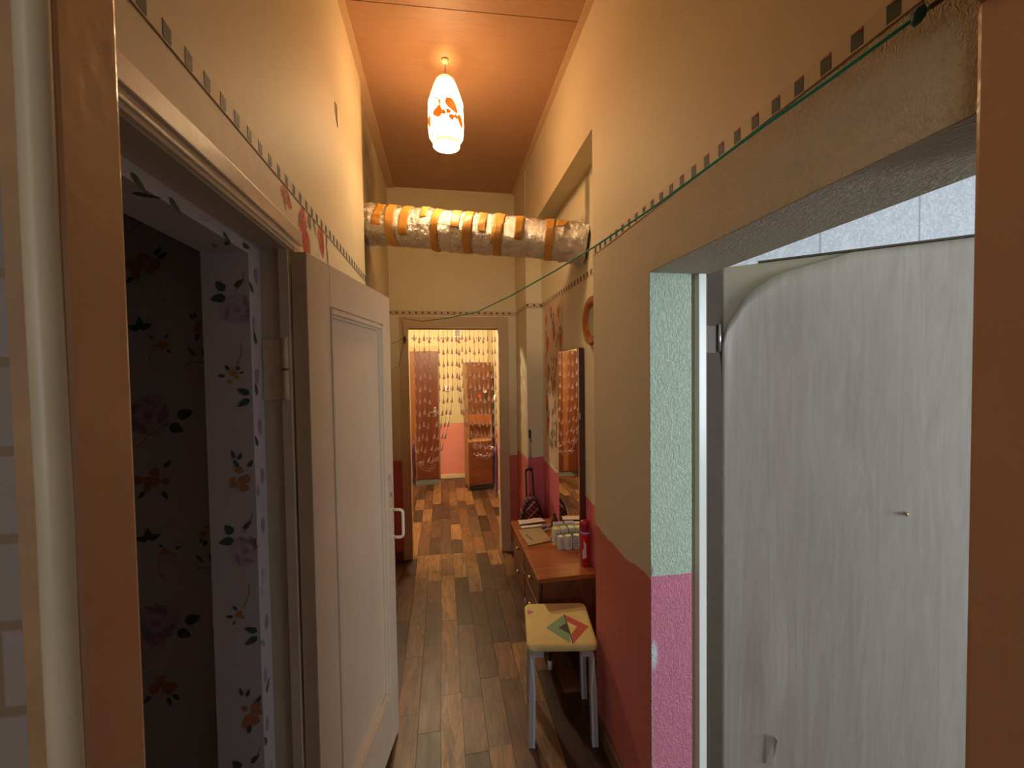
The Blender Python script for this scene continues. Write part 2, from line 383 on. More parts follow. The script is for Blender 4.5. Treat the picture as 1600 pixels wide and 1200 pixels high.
# ------------------------------------------------------------------ borders with little squares
M_BORD = mat('border_paper', (.62, .53, .37), .6); M_LINE = mat('border_line', (.22, .09, .05), .7)
M_SQ = [mat('border_teal', (.035, .065, .055), .6), mat('border_blue', (.05, .065, .085), .6), mat('border_red', (.50, .06, .03), .6)]
def border(n, p0, p1, nrm, z, label, size=(.019, .027), paper=None, first=0.0, red=True):
    p0, p1, nrm = Vector(p0), Vector(p1), Vector(nrm); d = (p1-p0); ln = d.length; d.normalize(); up = Vector((0, 0, 1))
    bm = bmesh.new()
    P = lambda a, h, e: p0 + d*a + up*(z+h) + nrm*e
    prism(bm, [P(0, -.017, .0005), P(ln, -.017, .0005), P(ln, .017, .0005), P(0, .017, .0005)], nrm*.0008)
    o = struct('trim_%d' % n, bm, paper or M_BORD, label, 'border')
    bm = bmesh.new(); prism(bm, [P(0, -.019, .0012), P(ln, -.019, .0012), P(ln, -.0165, .0012), P(0, -.0165, .0012)], nrm*.0006); link('border_line', bm, M_LINE, o)
    bm = bmesh.new(); a = first; i = 0; sx, sy = size
    while a < ln - sx:
        prism(bm, [P(a, -sy/2, .0014), P(a+sx, -sy/2, .0014), P(a+sx, sy/2-.004, .0014), P(a, sy/2, .0014)], nrm*.0006, mi=i % 2)
        if red: prism(bm, [P(a, sy/2, .0014), P(a+sx, sy/2-.006, .0014), P(a+sx, sy/2+.001, .0014)], nrm*.0006, mi=2)
        a += .0535; i += 1
    q = link('border_squares', bm, M_SQ, o); q['kind'] = 'stuff'
border(3, (XR, 1.72, 0), (XR, .41, 0), (-1, 0, 0), ZB, 'border of teal and red squares along the right wall', first=.0245)
border(4, (XL, .41, 0), (XL, 2.33, 0), (1, 0, 0), ZB, 'border of dark green squares along the left wall', first=.0215, red=False)
border(5, (-.43, 2.33, 0), (-.43, YF, 0), (1, 0, 0), ZB, 'far left run of squared border behind the pipe shadow', red=False)
border(6, (-.43, YF, 0), (.652, YF, 0), (0, -1, 0), ZB, 'border of small dark squares over the curtain doorway', red=False, size=(.017, .017))
border(7, (.652, YF, 0), (.652, 3.132, 0), (-1, 0, 0), ZB, 'short border run beside the end doorway', red=False, size=(.017, .02))
border(8, (.653, 3.128, 0), (XN, 3.128, 0), (0, -1, 0), ZB, 'two dark squares on the niche end panel', red=False, size=(.017, .017))
border(9, (XN, 3.13, 0), (XN, 1.72, 0), (-1, 0, 0), ZB, 'border of dark squares on the niche back wall', red=False)
border(10, (-1.4, 6.28, 0), (.70, 6.28, 0), (0, -1, 0), ZB+.01, 'border high on the far hall wall', red=False, size=(.02, .02))

# ------------------------------------------------------------------ flower prints (flat print on wallpaper)
M_LEAF = mat('print_leaf', (.055, .085, .075), .6, var=.3, vscale=40); M_LEAF2 = mat('print_leaf_grey', (.16, .18, .17), .6, var=.3)
M_LILAC = mat('print_lilac', (.42, .36, .44), .6, var=.35, vscale=60); M_LILAC2 = mat('print_lilac_dark', (.30, .23, .31), .6, var=.35, vscale=60)
M_OCHRE = mat('print_ochre', (.45, .24, .07), .6, var=.3, vscale=60); M_RUST = mat('print_rust', (.40, .17, .09), .6, var=.3, vscale=60); M_STEM = mat('print_stem', (.15, .12, .10), .6)
PRINT = [M_LEAF, M_LEAF2, M_LILAC, M_LILAC2, M_OCHRE, M_RUST, M_STEM]
class Print:
    def __init__(s, fn, fan=False): s.bm = bmesh.new(); s.fn = fn; s.k = 0; s.fan = fan
    def shape(s, pts, mi):
        s.k += 1; e = .0006 + .00004*s.k
        if not s.fan: poly(s.bm, [s.fn(a, b, e) for a, b in pts], mi); return
        ca = sum(p[0] for p in pts)/len(pts); cb_ = sum(p[1] for p in pts)/len(pts)     # fan, so that the print follows a curved surface
        r1 = [s.bm.verts.new(s.fn(a, b, e)) for a, b in pts]; r2 = [s.bm.verts.new(s.fn(ca+(a-ca)*.5, cb_+(b-cb_)*.5, e)) for a, b in pts]; c = s.bm.verts.new(s.fn(ca, cb_, e)); n = len(pts)
        for i in range(n):
            j = (i+1) % n
            s.bm.faces.new((r1[i], r1[j], r2[j], r2[i])).material_index = mi; s.bm.faces.new((r2[i], r2[j], c)).material_index = mi
    def leaf(s, a, b, ang, ln, wd, mi):
        n = 7; top = []; bot = []
        for i in range(n+1):
            t = i/n; ww = wd*math.sin(PI*t**.75)*(1+.08*math.sin(9*t)); top.append((t*ln, ww/2)); bot.append((t*ln, -ww/2))
        pts = top + bot[-2:0:-1]; c, q = math.cos(ang), math.sin(ang)
        s.shape([(a+x*c-y*q, b+x*q+y*c) for x, y in pts], mi)
    def blob(s, a, b, r, mi, rn, sq=1.0):
        n = 14; ph = rn.uniform(0, 6)
        s.shape([(a+r*(1+.12*math.sin(3*2*PI*i/n+ph)+.05*math.sin(5*2*PI*i/n))*math.cos(2*PI*i/n), b+sq*r*(1+.12*math.sin(3*2*PI*i/n+ph))*math.sin(2*PI*i/n)) for i in range(n)], mi)
    def stem(s, pts, wd=.0018, mi=6):
        for (a, b), (c, d) in zip(pts, pts[1:]):
            dx, dy = c-a, d-b; L_ = math.hypot(dx, dy) or 1; nx, ny = -dy/L_*wd/2, dx/L_*wd/2
            s.shape([(a+nx, b+ny), (c+nx, d+ny), (c-nx, d-ny), (a-nx, b-ny)], mi)
    def rose(s, a, b, r, rn, c1=2, c2=3):
        s.blob(a, b, r, c1, rn)
        for k in range(7):
            t = rn.uniform(0, 2*PI); s.leaf(a+.55*r*math.cos(t), b+.55*r*math.sin(t), t+1.6, r*.8, r*.3, c2)
        for k in range(4):
            t = rn.uniform(0, 2*PI); s.leaf(a+.2*r*math.cos(t), b+.2*r*math.sin(t), t+1.2, r*.5, r*.22, c1)
        s.blob(a, b, r*.2, c2, rn)
    def sprig(s, a, b, r, rn, c=4, n=6):
        for k in range(n):
            t = rn.uniform(0, 2*PI); q = r*rn.uniform(.2, 1); s.blob(a+q*math.cos(t), b+q*math.sin(t)*.9, r*rn.uniform(.22, .36), c if rn.random() < .75 else 5, rn)
        for k in range(3):
            t = rn.uniform(0, 2*PI); s.leaf(a+r*math.cos(t), b+r*math.sin(t), t, r*.7, r*.32, 0)
    def done(s, parent, mats=PRINT): return link('flower_print', s.bm, mats, parent)
rn = random.Random(5)
def clip_x(fn, lo, hi): return lambda a, b, e: fn(min(max(a, lo), hi), b, e)
# reveal facing the viewer (Y = 1.12), repeat 0.61 m
for dz in (0, -.605, -1.21):
    pr = Print(clip_x(lambda a, b, e: Vector((a, 1.12-e, b)), -.575, -.4695))
    z = 1.80+dz
    if z > .2:
        pr.rose(-.497, z-.035, .040, rn); pr.leaf(-.525, z+.01, 2.2, .030, .022, 0); pr.leaf(-.522, z-.005, 3.3, .036, .022, 0); pr.leaf(-.50, z+.02, .8, .03, .012, 0); pr.stem([(-.50, z+.01), (-.485, z+.03), (-.478, z+.06)])
        pr.sprig(-.512, z-.20, .017, rn, 4); pr.leaf(-.53, z-.20, 3.0, .017, .009, 0); pr.leaf(-.52, z-.185, 2.2, .017, .009, 0); pr.stem([(-.505, z-.18), (-.492, z-.15), (-.49, z-.12)])
        pr.leaf(-.475, z-.245, 2.7, .032, .017, 0); pr.leaf(-.475, z-.258, 3.7, .034, .017, 0)
        pr.sprig(-.495, z-.455, .030, rn, 5, 9); pr.leaf(-.515, z-.405, 1.8, .022, .009, 0); pr.leaf(-.505, z-.41, 1.2, .022, .009, 0)
        pr.done(wcr)
# bright return strip (X = -.469, faces the corridor)
pr = Print(lambda a, b, e: Vector((-.469+e, a, b)))
for k in range(13):
    z = .25+k*.13; pr.leaf(1.128+.02*rn.random(), z, rn.uniform(.8, 2.4), .035, .014, rn.choice((0, 0, 2, 3))); pr.blob(1.14+.02*rn.random(), z+.05, .010, rn.choice((2, 3, 3)), rn, 2.0)
pr.done(wcr)
pr = Print(lambda a, b, e: Vector((-.469+e, a, b)))
for k in range(7): pr.leaf(.55+k*.09, 1.917, rn.uniform(-.5, .5), .04, .014, rn.choice((0, 3, 2)))
pr.done(wcr)
# closet far wall (Y = 1.34), columns
for (ox, oz) in ((-.80, 0), (-1.20, .2), (-.80, -.61), (-.80, .61)):
    pr = Print(lambda a, b, e: Vector((min(a, -.58), 1.34-e, b))); z = 1.49+oz
    pr.rose(ox-.04, z, .062, rn); pr.leaf(ox+.035, z-.005, .3, .045, .032, 0); pr.leaf(ox+.015, z-.03, -.5, .042, .030, 0); pr.stem([(ox+.02, z-.02), (ox-.03, z-.05), (ox-.07, z-.09)])
    pr.sprig(ox-.03, z-.185, .042, rn, 5, 9); pr.sprig(ox+.0, z+.205, .022, rn, 4, 5); pr.stem([(ox-.02, z+.19), (ox-.03, z+.16), (ox-.015, z+.13)])
    for an in (.4, 1.6, 3.0): pr.leaf(ox-.05, z+.25, an, .034, .020, 0)
    pr.sprig(ox+.105, z+.26, .024, rn, 4, 5); pr.leaf(ox+.10, z+.235, -1.9, .022, .013, 0)
    pr.leaf(ox+.09, z+.17, 2.2, .034, .011, 6); pr.leaf(ox+.115, z+.165, 1.8, .034, .011, 6); pr.stem([(ox+.06, z+.14), (ox+.08, z+.155), (ox+.12, z+.15)])
    pr.done(wc)
# soffit of the closet opening
pr = Print(lambda a, b, e: Vector((b, a, 1.905-e)))
pr.leaf(1.06, -.49, 2.6, .05, .012, 0); pr.leaf(1.08, -.52, 2.9, .04, .01, 6); pr.leaf(.78, -.50, 1.2, .04, .02, 0); pr.done(wcr)
# red roses on the left wall under the border, and the rose strip in the niche
RED = [mat('rose_leaf', (.22, .19, .10), .6, var=.3), mat('rose_leaf_pale', (.30, .24, .15), .6), mat('rose_red', (.62, .13, .07), .6, var=.3, vscale=50), mat('rose_red_dark', (.50, .075, .04), .6, var=.3, vscale=50), mat('rose_pink', (.60, .28, .18), .6), mat('rose_peach', (.64, .36, .22), .6), M_STEM]
wl = bpy.data.objects['wall_left']
pr = Print(lambda a, b, e: Vector((XL+e, a, b)))
def ell(a, b, ra, rb_, tilt, mi):
    n = 16; c, q = math.cos(tilt), math.sin(tilt); ph = rn.uniform(0, 6); pts = []
    for i in range(n):
        t_ = 2*PI*i/n; k_ = 1+.13*math.sin(3*t_+ph)+.06*math.sin(7*t_); x, y = ra*k_*math.cos(t_), rb_*k_*math.sin(t_); pts.append((a+x*c-y*q, b+x*q+y*c))
    pr.shape(pts, mi)
ell(1.185, 2.075, .038, .022, -.25, 2); ell(1.205, 2.068, .022, .014, -.2, 3); ell(1.17, 2.058, .026, .007, -1.1, 0)
ell(1.325, 2.03, .075, .034, -1.35, 2); ell(1.345, 1.99, .060, .036, -1.45, 3); ell(1.32, 2.06, .03, .03, -1.4, 2)
ell(1.505, 2.07, .064, .036, -1.5, 2); ell(1.51, 2.06, .045, .020, -1.5, 3)
ell(1.285, 2.05, .022, .010, -1.9, 0); ell(1.38, 2.08, .026, .016, -1.5, 0); ell(1.43, 2.085, .03, .010, -1.1, 1); ell(1.57, 2.085, .035, .010, -1.6, 0); ell(1.58, 2.02, .045, .010, -1.4, 1)
for mm in RED[:6]:
    nt = mm.node_tree; t_ = nt.nodes.new('ShaderNodeBsdfTransparent'); mx_ = nt.nodes.new('ShaderNodeMixShader'); nz_ = nt.nodes.new('ShaderNodeTexNoise'); nz_.inputs['Scale'].default_value = 55; nz_.inputs['Detail'].default_value = 4
    g_ = nt.nodes.new('ShaderNodeNewGeometry'); nt.links.new(g_.outputs['Position'], nz_.inputs['Vector']); mr_ = nt.nodes.new('ShaderNodeMapRange'); mr_.inputs[1].default_value = .36; mr_.inputs[2].default_value = .6; mr_.inputs[3].default_value = .45; mr_.inputs[4].default_value = .97
    nt.links.new(nz_.outputs[0], mr_.inputs[0]); nt.links.new(mr_.outputs[0], mx_.inputs[0]); nt.links.new(t_.outputs[0], mx_.inputs[1]); nt.links.new(nt.nodes['Principled BSDF'].outputs[0], mx_.inputs[2]); nt.links.new(mx_.outputs[0], nt.nodes['Material Output'].inputs[0])
pr.done(wl, RED)
strip = boxes((.7755, XN, 2.57, 3.057, .96, 2.10))
so = link('rose_wallpaper_strip', strip, mat('old_pink_paper', (.60, .44, .31), .7, var=.2), wr)
pr = Print(lambda a, b, e: Vector((.7755-e, a, b)))
for (a, b, l_) in ((2.62, 1.80, .13), (2.78, 1.86, .11), (2.96, 1.80, .13), (2.82, 1.48, .15), (2.68, 1.45, .12), (2.96, 1.22, .13), (2.72, 1.16, .14), (2.62, 1.25, .10)):
    pr.leaf(a, b+l_/2, -1.55, l_, l_*.62, 2 if rn.random() < .6 else 4); pr.leaf(a+.01, b+l_/2-.02, -1.5, l_*.8, l_*.22, 3)
for (a, b, l_) in ((2.66, 2.0, .09), (2.85, 2.03, .08), (2.98, 1.98, .09), (2.62, 1.62, .10), (2.93, 1.60, .11), (2.98, 1.38, .11)):
    pr.leaf(a, b+l_/2, -1.55, l_, l_*.7, 4); pr.leaf(a+.01, b+l_/2-.02, -1.5, l_*.8, l_*.3, 2)
for k in range(64):
    pr.leaf(rn.uniform(2.60, 3.02), rn.uniform(1.05, 2.08), rn.uniform(-2.6, -.6), rn.uniform(.05, .09), .028, rn.choice((0, 0, 1)))
pr.done(so, RED)
M_TORN = mat('torn_paper_pale', (.70, .52, .30), .7)
bm = bmesh.new(); prism(bm, [(.7748, 2.575, 1.62), (.7748, 2.66, 1.70), (.7748, 2.80, 1.55), (.7748, 2.72, 1.36), (.7748, 2.73, 1.1), (.7748, 2.60, .97), (.7748, 2.575, .95)], (-.0005, 0, 0)); link('torn_patch', bm, M_TORN, so)
bm = bmesh.new(); prism(bm, [(.7755, 2.57, .96), (.7755, 3.057, .96), (.7755, 3.0, .93), (.7755, 2.88, .945), (.7755, 2.78, .915), (.7755, 2.66, .93)], (.0012, 0, 0)); link('torn_edge', bm, _cache['old_pink_paper'], so)

# ------------------------------------------------------------------ near doorway frame
nf = thing('trim_11', 'orange brown glossy frame of the near doorway', 'door frame', (-.27, .37, 0), kind='structure')
def rel(o, parent): o.location = -Vector(parent.location); return o
bm = bmesh.new(); box(bm, -.300, -.263, .342, .402, 0, 2.075, bev=.004); rel(link('jamb', bm, M_ORANGE, nf), nf)
bm = bmesh.new(); box(bm, .645, .662, .20, .405, 0, 2.035, bev=.005); rel(link('jamb', bm, M_ORANGE, nf), nf)
bm = bmesh.new(); box(bm, -.300, .662, .342, .402, 2.035, 2.08, bev=.004); rel(link('lintel', bm, M_ORANGE, nf), nf)
bm = bmesh.new()
tube(bm, [(-.2735, .340, z*.1 + 0) for z in range(22)], .0098, 12)
for v in bm.verts: v.co.x += .0016*noise.noise(Vector((0, 3, v.co.z*5))); v.co.y += .001*noise.noise(Vector((7, 3, v.co.z*9)))
rel(link('bead_moulding', bm, mat('old_ivory_paint', (.56, .46, .31), .4, var=.2, vscale=9), nf), nf)
bm = bmesh.new(); box(bm, -.293, -.282, .336, .346, 0, 2.07); rel(link('sealant_strip', bm, mat('brown_sealant', (.36, .20, .09), .5, var=.35, vscale=20), nf), nf)

# ------------------------------------------------------------------ left closet door frame, casing
cf = thing('trim_12', 'cream painted casing and frame of the closet doorway', 'door frame', (XL, .85, 0), kind='structure')
rel(link('frame_jamb', boxes((-.4689, -.398, 1.185, 1.236, 0, 1.955)), M_FRAME, cf), cf)
rel(link('frame_head', boxes((-.4689, -.398, .465, 1.185, 1.934, 1.955)), M_FRAME, cf), cf)
rel(link('rebate_strip', boxes((-.421, -.398, 1.176, 1.186, 0, 1.934)), M_CREAM2, cf), cf)
bm = bmesh.new()   # stepped head casing on the wall face
for (x1, z0, z1) in ((XL+.010, 1.938, 2.008), (XL+.020, 1.962, 2.000), (XL+.014, 1.946, 1.963)): box(bm, XL, x1, .41, 1.245, z0, z1, bev=.0025)
rel(link('head_casing', bm, M_CREAM2, cf), cf)
rel(link('side_casing', boxes((XL, XL+.012, 1.20, 1.245, 1.935, 1.99)), M_CREAM2, cf), cf)

# ------------------------------------------------------------------ left door (open against the wall)
ang = math.atan2(.192, .981)
d1 = thing('door_1', 'cream panelled closet door standing open against the left wall', 'door', (-.352, 1.18, 0), kind='structure')
d1.rotation_euler = (0, 0, -ang)     # local +Y along the leaf, local +X towards the corridor
W, T, H = .687, .042, 1.93
PU0, PU1, PZ0, PZ1 = .130, .600, .235, 1.805
bm = boxes((-T, 0, 0, PU0, .012, H), (-T, 0, PU1, W, .012, H), (-T, 0, PU0, PU1, PZ1, H), (-T, 0, PU0, PU1, .012, PZ0), bev=.0025)
link('door_leaf', bm, M_CREAM, d1)
link('panel', boxes((-T+.010, -.016, PU0-.002, PU1+.002, PZ0-.002, PZ1+.002)), M_CREAM, d1)
bm = bmesh.new()
m_ = .030
for (a0, a1, z0, z1) in ((PU0, PU0+.008, PZ0, PZ1), (PU1-m_, PU1, PZ0, PZ1), (PU0, PU1, PZ1-m_, PZ1), (PU0, PU1, PZ0, PZ0+m_)):
    box(bm, -.018, -.006, a0, a1, z0, z1, bev=.003)
    q = .009 if min(a1-a0, z1-z0) > .02 else .002
    box(bm, -.008, .003, a0+q, a1-q, z0+q, z1-q, bev=.003)
link('panel_moulding', bm, M_CREAM, d1)
# hinge on the frame jamb
hg = rel(link('hinge', boxes((-.468, -.419, 1.1815, 1.1848, 1.536, 1.697), bev=.001), M_CREAM, cf), cf)
bm = bmesh.new(); tube(bm, [(-.409, 1.170, 1.534), (-.409, 1.170, 1.613)], .0085, 14); tube(bm, [(-.409, 1.170, 1.619), (-.409, 1.170, 1.70)], .0085, 14)
link('knuckle', bm, M_CREAM, hg)
bm = bmesh.new(); tube(bm, [(-.409, 1.170, 1.610), (-.409, 1.170, 1.622)], .0062, 10); link('hinge_pin', bm, M_DARKEDGE, hg)
for dz in (1.560, 1.617, 1.675):
    bm = bmesh.new(); tube(bm, [(-.452 if dz < 1.6 or dz > 1.65 else -.432, 1.183, dz), (-.452 if dz < 1.6 or dz > 1.65 else -.432, 1.1795, dz)], .0045, 10); link('screw', bm, M_CREAM2, hg)
# pull handle
bm = bmesh.new()
pth = []
for k in range(7): a = k/6*PI/2; pth.append((.032+.016*math.sin(a), .655, 1.012-.016*(1-math.cos(a))))
pth = [(0, .655, 1.012)] + pth
pth2 = [(x, y, .892+(1.012-z)) for x, y, z in pth][::-1]
tube(bm, pth+pth2, .0065, 10); tube(bm, [(0, .655, 1.012), (.003, .655, 1.012)], .011, 12); tube(bm, [(0, .655, .892), (.003, .655, .892)], .011, 12)
link('handle', bm, mat('ivory_plastic', (.74, .66, .46), .3), d1)
bm = bmesh.new(); tube(bm, [(.001, .622, 1.16), (.012, .622, 1.16), (.014, .622, 1.15), (.013, .628, 1.045), (.006, .632, 1.03)], .0022, 8); box(bm, 0, .004, .612, .632, 1.15, 1.172, bev=.001); box(bm, 0, .012, .628, .640, 1.075, 1.095, bev=.002)
link('hook_latch', bm, mat('painted_latch', (.55, .47, .36), .3, metal=.4), d1)

# ------------------------------------------------------------------ right doorway frame and plywood door
rf = thing('trim_13', 'narrow white bead and brown frame of the side room doorway', 'door frame', (.85, 1.24, 0), kind='structure')
bm = bmesh.new(); box(bm, .831, .858, 1.222, 1.262, 0, 1.914, bev=.002); rel(link('white_bead', bm, M_WHITE, rf), rf)
rel(link('frame_jamb', boxes((.858, .926, 1.240, 1.32, 0, 1.95)), mat('dirty_tan_frame', (.075, .052, .034), .8, var=.25), rf), rf)
bm = bmesh.new(); box(bm, .862, .902, 1.2375, 1.2405, 1.655, 1.745); rel(link('hinge_plate', bm, mat('painted_hinge', (.12, .09, .065), .6), rf), rf)
bm = bmesh.new(); tube(bm, [(.9155, 1.236, 1.66), (.9155, 1.236, 1.75)], .0055, 10); rel(link('hinge_knuckle', bm, M_METAL, rf), rf)
d2 = thing('door_2', 'door faced with pale whitewashed wood grain sheet peeling at its top corner', 'door', (.932, 1.24, 0), kind='structure')
d2.rotation_euler = (0, 0, math.atan2(-.369, .456))    # local +X along leaf, local -Y faces the corridor
link('door_leaf', boxes((0, .80, .002, .042, .01, 1.94), bev=.002), mat('beige_hardboard', (.52, .48, .36), .5, var=.1), d2)
link('hinge_edge', boxes((-.013, -.0005, -.003, .042, .01, 1.94), bev=.001), mat('worn_edge', (.20, .155, .12), .7, var=.8, vscale=30), d2)
bm = boxes((.10, .80, -.004, .030, 1.9405, 1.946)); link('top_edge', bm, M_DARKEDGE, d2)
def sheet_mat():
    t = NT('whitewashed_grain_sheet'); p = t.obj(); x, y, z = t.sep(p)
    wv = t.noise(t.mapping(p, (30, 30, 2.4)), 1.0, 5, .6, 2.0); big = t.noise(t.mapping(p, (5, 5, 1.1)), 1.0, 4, .6, 2.5); st = t.noise(t.mapping(p, (60, 60, .7)), 1.0, 3)
    c = t.ramp(wv, [(.30, (.49, .445, .39)), (.52, (.56, .515, .46)), (.75, (.64, .605, .56))])
    c = t.mix(t.math('MULTIPLY', big, .45), c, (.60, .585, .57, 1)); c = t.mix(t.math('MULTIPLY', t.math('GREATER_THAN', st, .60), .25), c, (.66, .64, .62, 1))
    t.l(c, t.b.inputs['Base Color']); t.b.inputs['Roughness'].default_value = .42
    t.bump(t.math('ADD', t.math('MULTIPLY', wv, .5), big), .12, .006); return t.m
curve = [(-.003, 1.67), (.006, 1.715), (.016, 1.75), (.038, 1.783), (.065, 1.833), (.101, 1.864), (.153, 1.895), (.219, 1.910), (.29, 1.925), (.335, 1.938), (.80, 1.939)]
def top_at(u):
    for (a, b), (c, d) in zip(curve, curve[1:]):
        if u <= c: return b + (d-b)*(u-a)/(c-a)
    return 1.939
us = [-.002+.008*k for k in range(14)] + [.115+.0228*k for k in range(31)]
bm = bmesh.new(); grid = []
for u in us:
    tz = top_at(u); col = []
    for k in range(41):
        f = 1-(1-k/40)**1.0; z = .012 + (tz-.012)*(k/40)**.75
        dist = max(0.0, tz-z); curl = 0
        if u < .36:
            fall = min(1, max(0, (.36-u)/.22)); curl = .011*fall*math.exp(-dist/.05)
            if u < .02: curl = max(curl,   .010*math.exp(-abs(z-1.70)/.08))
        und = .0014*noise.noise(Vector((u*7, z*3, 1.0))) + .0008*noise.noise(Vector((u*3, z*14, 5.0)))
        dr = math.hypot((u-.13)/.05, (z-.62)/.16); und += .004*math.exp(-dr*dr)
        col.append(bm.verts.new((u, -.0025-curl-und, z)))
    grid.append(col)
for a, b in zip(grid, grid[1:]):
    for k in range(40): f = bm.faces.new((a[k], b[k], b[k+1], a[k+1])); f.smooth = True
sh = link('grain_sheet', bm, sheet_mat(), d2, True)
md = sh.modifiers.new('thick', 'SOLIDIFY'); md.thickness = .0018; md.offset = -1
bm = bmesh.new(); prism(bm, [(.125, -.006, .30), (.127, -.006, .395), (.15, -.010, .405), (.158, -.014, .40), (.150, -.008, .34), (.145, -.006, .30)], (0, .0015, 0)); link('torn_flap', bm, sh.data.materials[0], d2)
bm = bmesh.new(); lathe(bm, [(.0055, 0), (.0055, .004), (.003, .007), (0, .008)], 12, Matrix.Translation((.462, -.004, 1.183)) @ Matrix.Rotation(PI/2, 4, 'X')); link('nail_stub', bm, M_BRASS, d2)

# ------------------------------------------------------------------ end doorway casing
ef = thing('trim_14', 'tan casing around the end doorway with bead curtain', 'door frame', (.1, YF, 0), kind='structure')
M_CAS = mat('tan_casing', (.56, .46, .32), .35, var=.12)
for bb in ((-.350, -.278, YF-.014, YF-.0002, 0, 2.085), (.494, .578, YF-.014, YF-.0002, 0, 2.085), (-.278, .494, YF-.014, YF-.0002, 2.0, 2.085)):
    bm = bmesh.new(); box(bm, *bb, bev=.003); rel(link('casing', bm, M_CAS, ef), ef)
for bb in ((-.283, -.278, YF-.018, 3.70, 0, 2.0), (.494, .499, YF-.018, 3.70, 0, 2.0), (-.278, .494, YF-.018, 3.70, 1.995, 2.003)):
    rel(link('lining', boxes(bb), M_CAS, ef), ef)
# baseboards
struct('baseboard_right', boxes((XR-.016, XR, 1.235, 1.72, 0, .075), bev=.004), M_BASE, 'brown skirting at the foot of the pink right wall', 'skirting')
struct('baseboard_niche', boxes((XN-.016, XN, 1.72, 3.13, 0, .065), (.653, XN-.016, 3.112, 3.128, 0, .065), bev=.003), M_BASE, 'skirting inside the niche behind the dressing table', 'skirting')
struct('baseboard_end_right', boxes((.578, .652, YF-.02, YF, 0, .09), (.634, .652, 3.132, YF-.02, 0, .09), bev=.003), mat('tan_skirting', (.46, .38, .26), .4), 'tan skirting right of the end doorway', 'skirting')
struct('baseboard_end_left', boxes((-.43, -.350, YF-.022, YF, 0, .075), (-.43, -.414, 2.33, YF-.022, 0, .075), bev=.003), M_BASE, 'brown skirting left of the end doorway', 'skirting')
struct('baseboard_hall', boxes((-.06, .70, 6.264, 6.28, 0, .06), (.684, .70, 3.72, 6.264, 0, .06), bev=.003), mat('cream_skirting', (.66, .54, .34), .4), 'cream skirting of the far hall', 'skirting')

# ------------------------------------------------------------------ pendant lamp
LX, LY = .043, 2.114
lamp = thing('pendant_lamp', 'lit white glass pendant lamp with orange fruit print under the ceiling', 'lamp', (LX, LY, HC))
def shade_mat():
    t = NT('lit_opal_glass'); x, y, z = t.sep(t.obj())
    t.b.inputs['Base Color'].default_value = (.9, .85, .75, 1); t.b.inputs['Roughness'].default_value = .2
    f = t.n('ShaderNodeMapRange'); t.l(z, f.inputs[0]); f.inputs[1].default_value = -.27; f.inputs[2].default_value = -.11; f.inputs[3].default_value = 1.0; f.inputs[4].default_value = .05
    t.l(t.math('MULTIPLY', f.outputs[0], LAMP_E), t.b.inputs['Emission Strength']); t.b.inputs['Emission Color'].default_value = (*WARM, 1); return t.m
bm = bmesh.new(); lathe(bm, [(.0, 0), (.019, -.001), (.017, -.008), (.009, -.020), (0, -.022)], 24); link('ceiling_cap', bm, mat('cream_cap', (.6, .42, .25), .4), lamp)
bm = bmesh.new(); tube(bm, [(0, 0, -.02), (.001, 0, -.06), (0, 0, -.10)], .0022, 8); link('flex', bm, mat('brown_flex', (.12, .05, .03), .5), lamp)
prof = [(.016, -.090), (.034, -.094), (.046, -.106), (.058, -.135), (.073, -.18), (.085, -.218), (.0865, -.232), (.083, -.242), (.086, -.252), (.087, -.33), (.0865, -.362), (.083, -.385), (.070, -.406), (.066, -.414), (.066, -.428)]
bm = bmesh.new(); lathe(bm, prof, 48)
shd = link('glass_shade', bm, shade_mat(), lamp, True)
bm = bmesh.new(); lathe(bm, [(.0665, -.4275), (.0665, -.4125), (.068, -.4115), (.069, -.413)], 48); link('shade_rim', bm, emit_mat('rim_glow', (1, .62, .28), 1.3), shd)
bm = bmesh.new(); lathe(bm, [(0, -.420), (.064, -.420)], 40); link('shade_bottom', bm, emit_mat('bottom_glow', (1, .75, .42), LAMP_E*3.6), shd)
def shade_r(z):
    for (r0, z0), (r1, z1) in zip(prof, prof[1:]):
        if z1 <= z <= z0: return r0+(r1-r0)*(z0-z)/(z0-z1)
    return .087
def on_shade(a, b, e):     # a: arc metres from the side facing the viewer, b: height
    r = shade_r(b)+.0016+e*.5; t = -PI/2 + a/.087 + .02; return Vector((r*math.cos(t), r*math.sin(t), b))
G = [emit_mat('print_orange_lit', (.85, .16, .01), .85), emit_mat('print_yellow_lit', (1.0, .42, .06), .95), emit_mat('print_olive_lit', (.55, .45, .18), .8)]
for k_ in range(3):
    pr = Print(on_shade, True); o_ = k_*.182
    pr.blob(-.044+o_, -.308, .025, 0, rn); pr.blob(-.036+o_, -.286, .011, 0, rn)
    pr.leaf(-.026+o_, -.305, -.5, .028, .024, 0); pr.leaf(-.036+o_, -.246, -1.4, .034, .017, 1); pr.leaf(-.060+o_, -.236, -.3, .028, .008, 2); pr.leaf(-.056+o_, -.262, -1.7, .020, .010, 2)
    pr.leaf(-.002+o_, -.240, -.85, .092, .050, 0)
    for q in (-.010, .0, .010): pr.leaf(.010+o_+q*.8, -.252+q, -.85, .062, .0045, 1)
    pr.blob(.008+o_, -.306, .012, 0, rn); pr.blob(.024+o_, -.330, .014, 0, rn); pr.blob(.046+o_, -.322, .011, 0, rn)
    pr.leaf(.066+o_, -.30, -1.25, .07, .04, 0)
    link('fruit_print', pr.bm, G, shd)

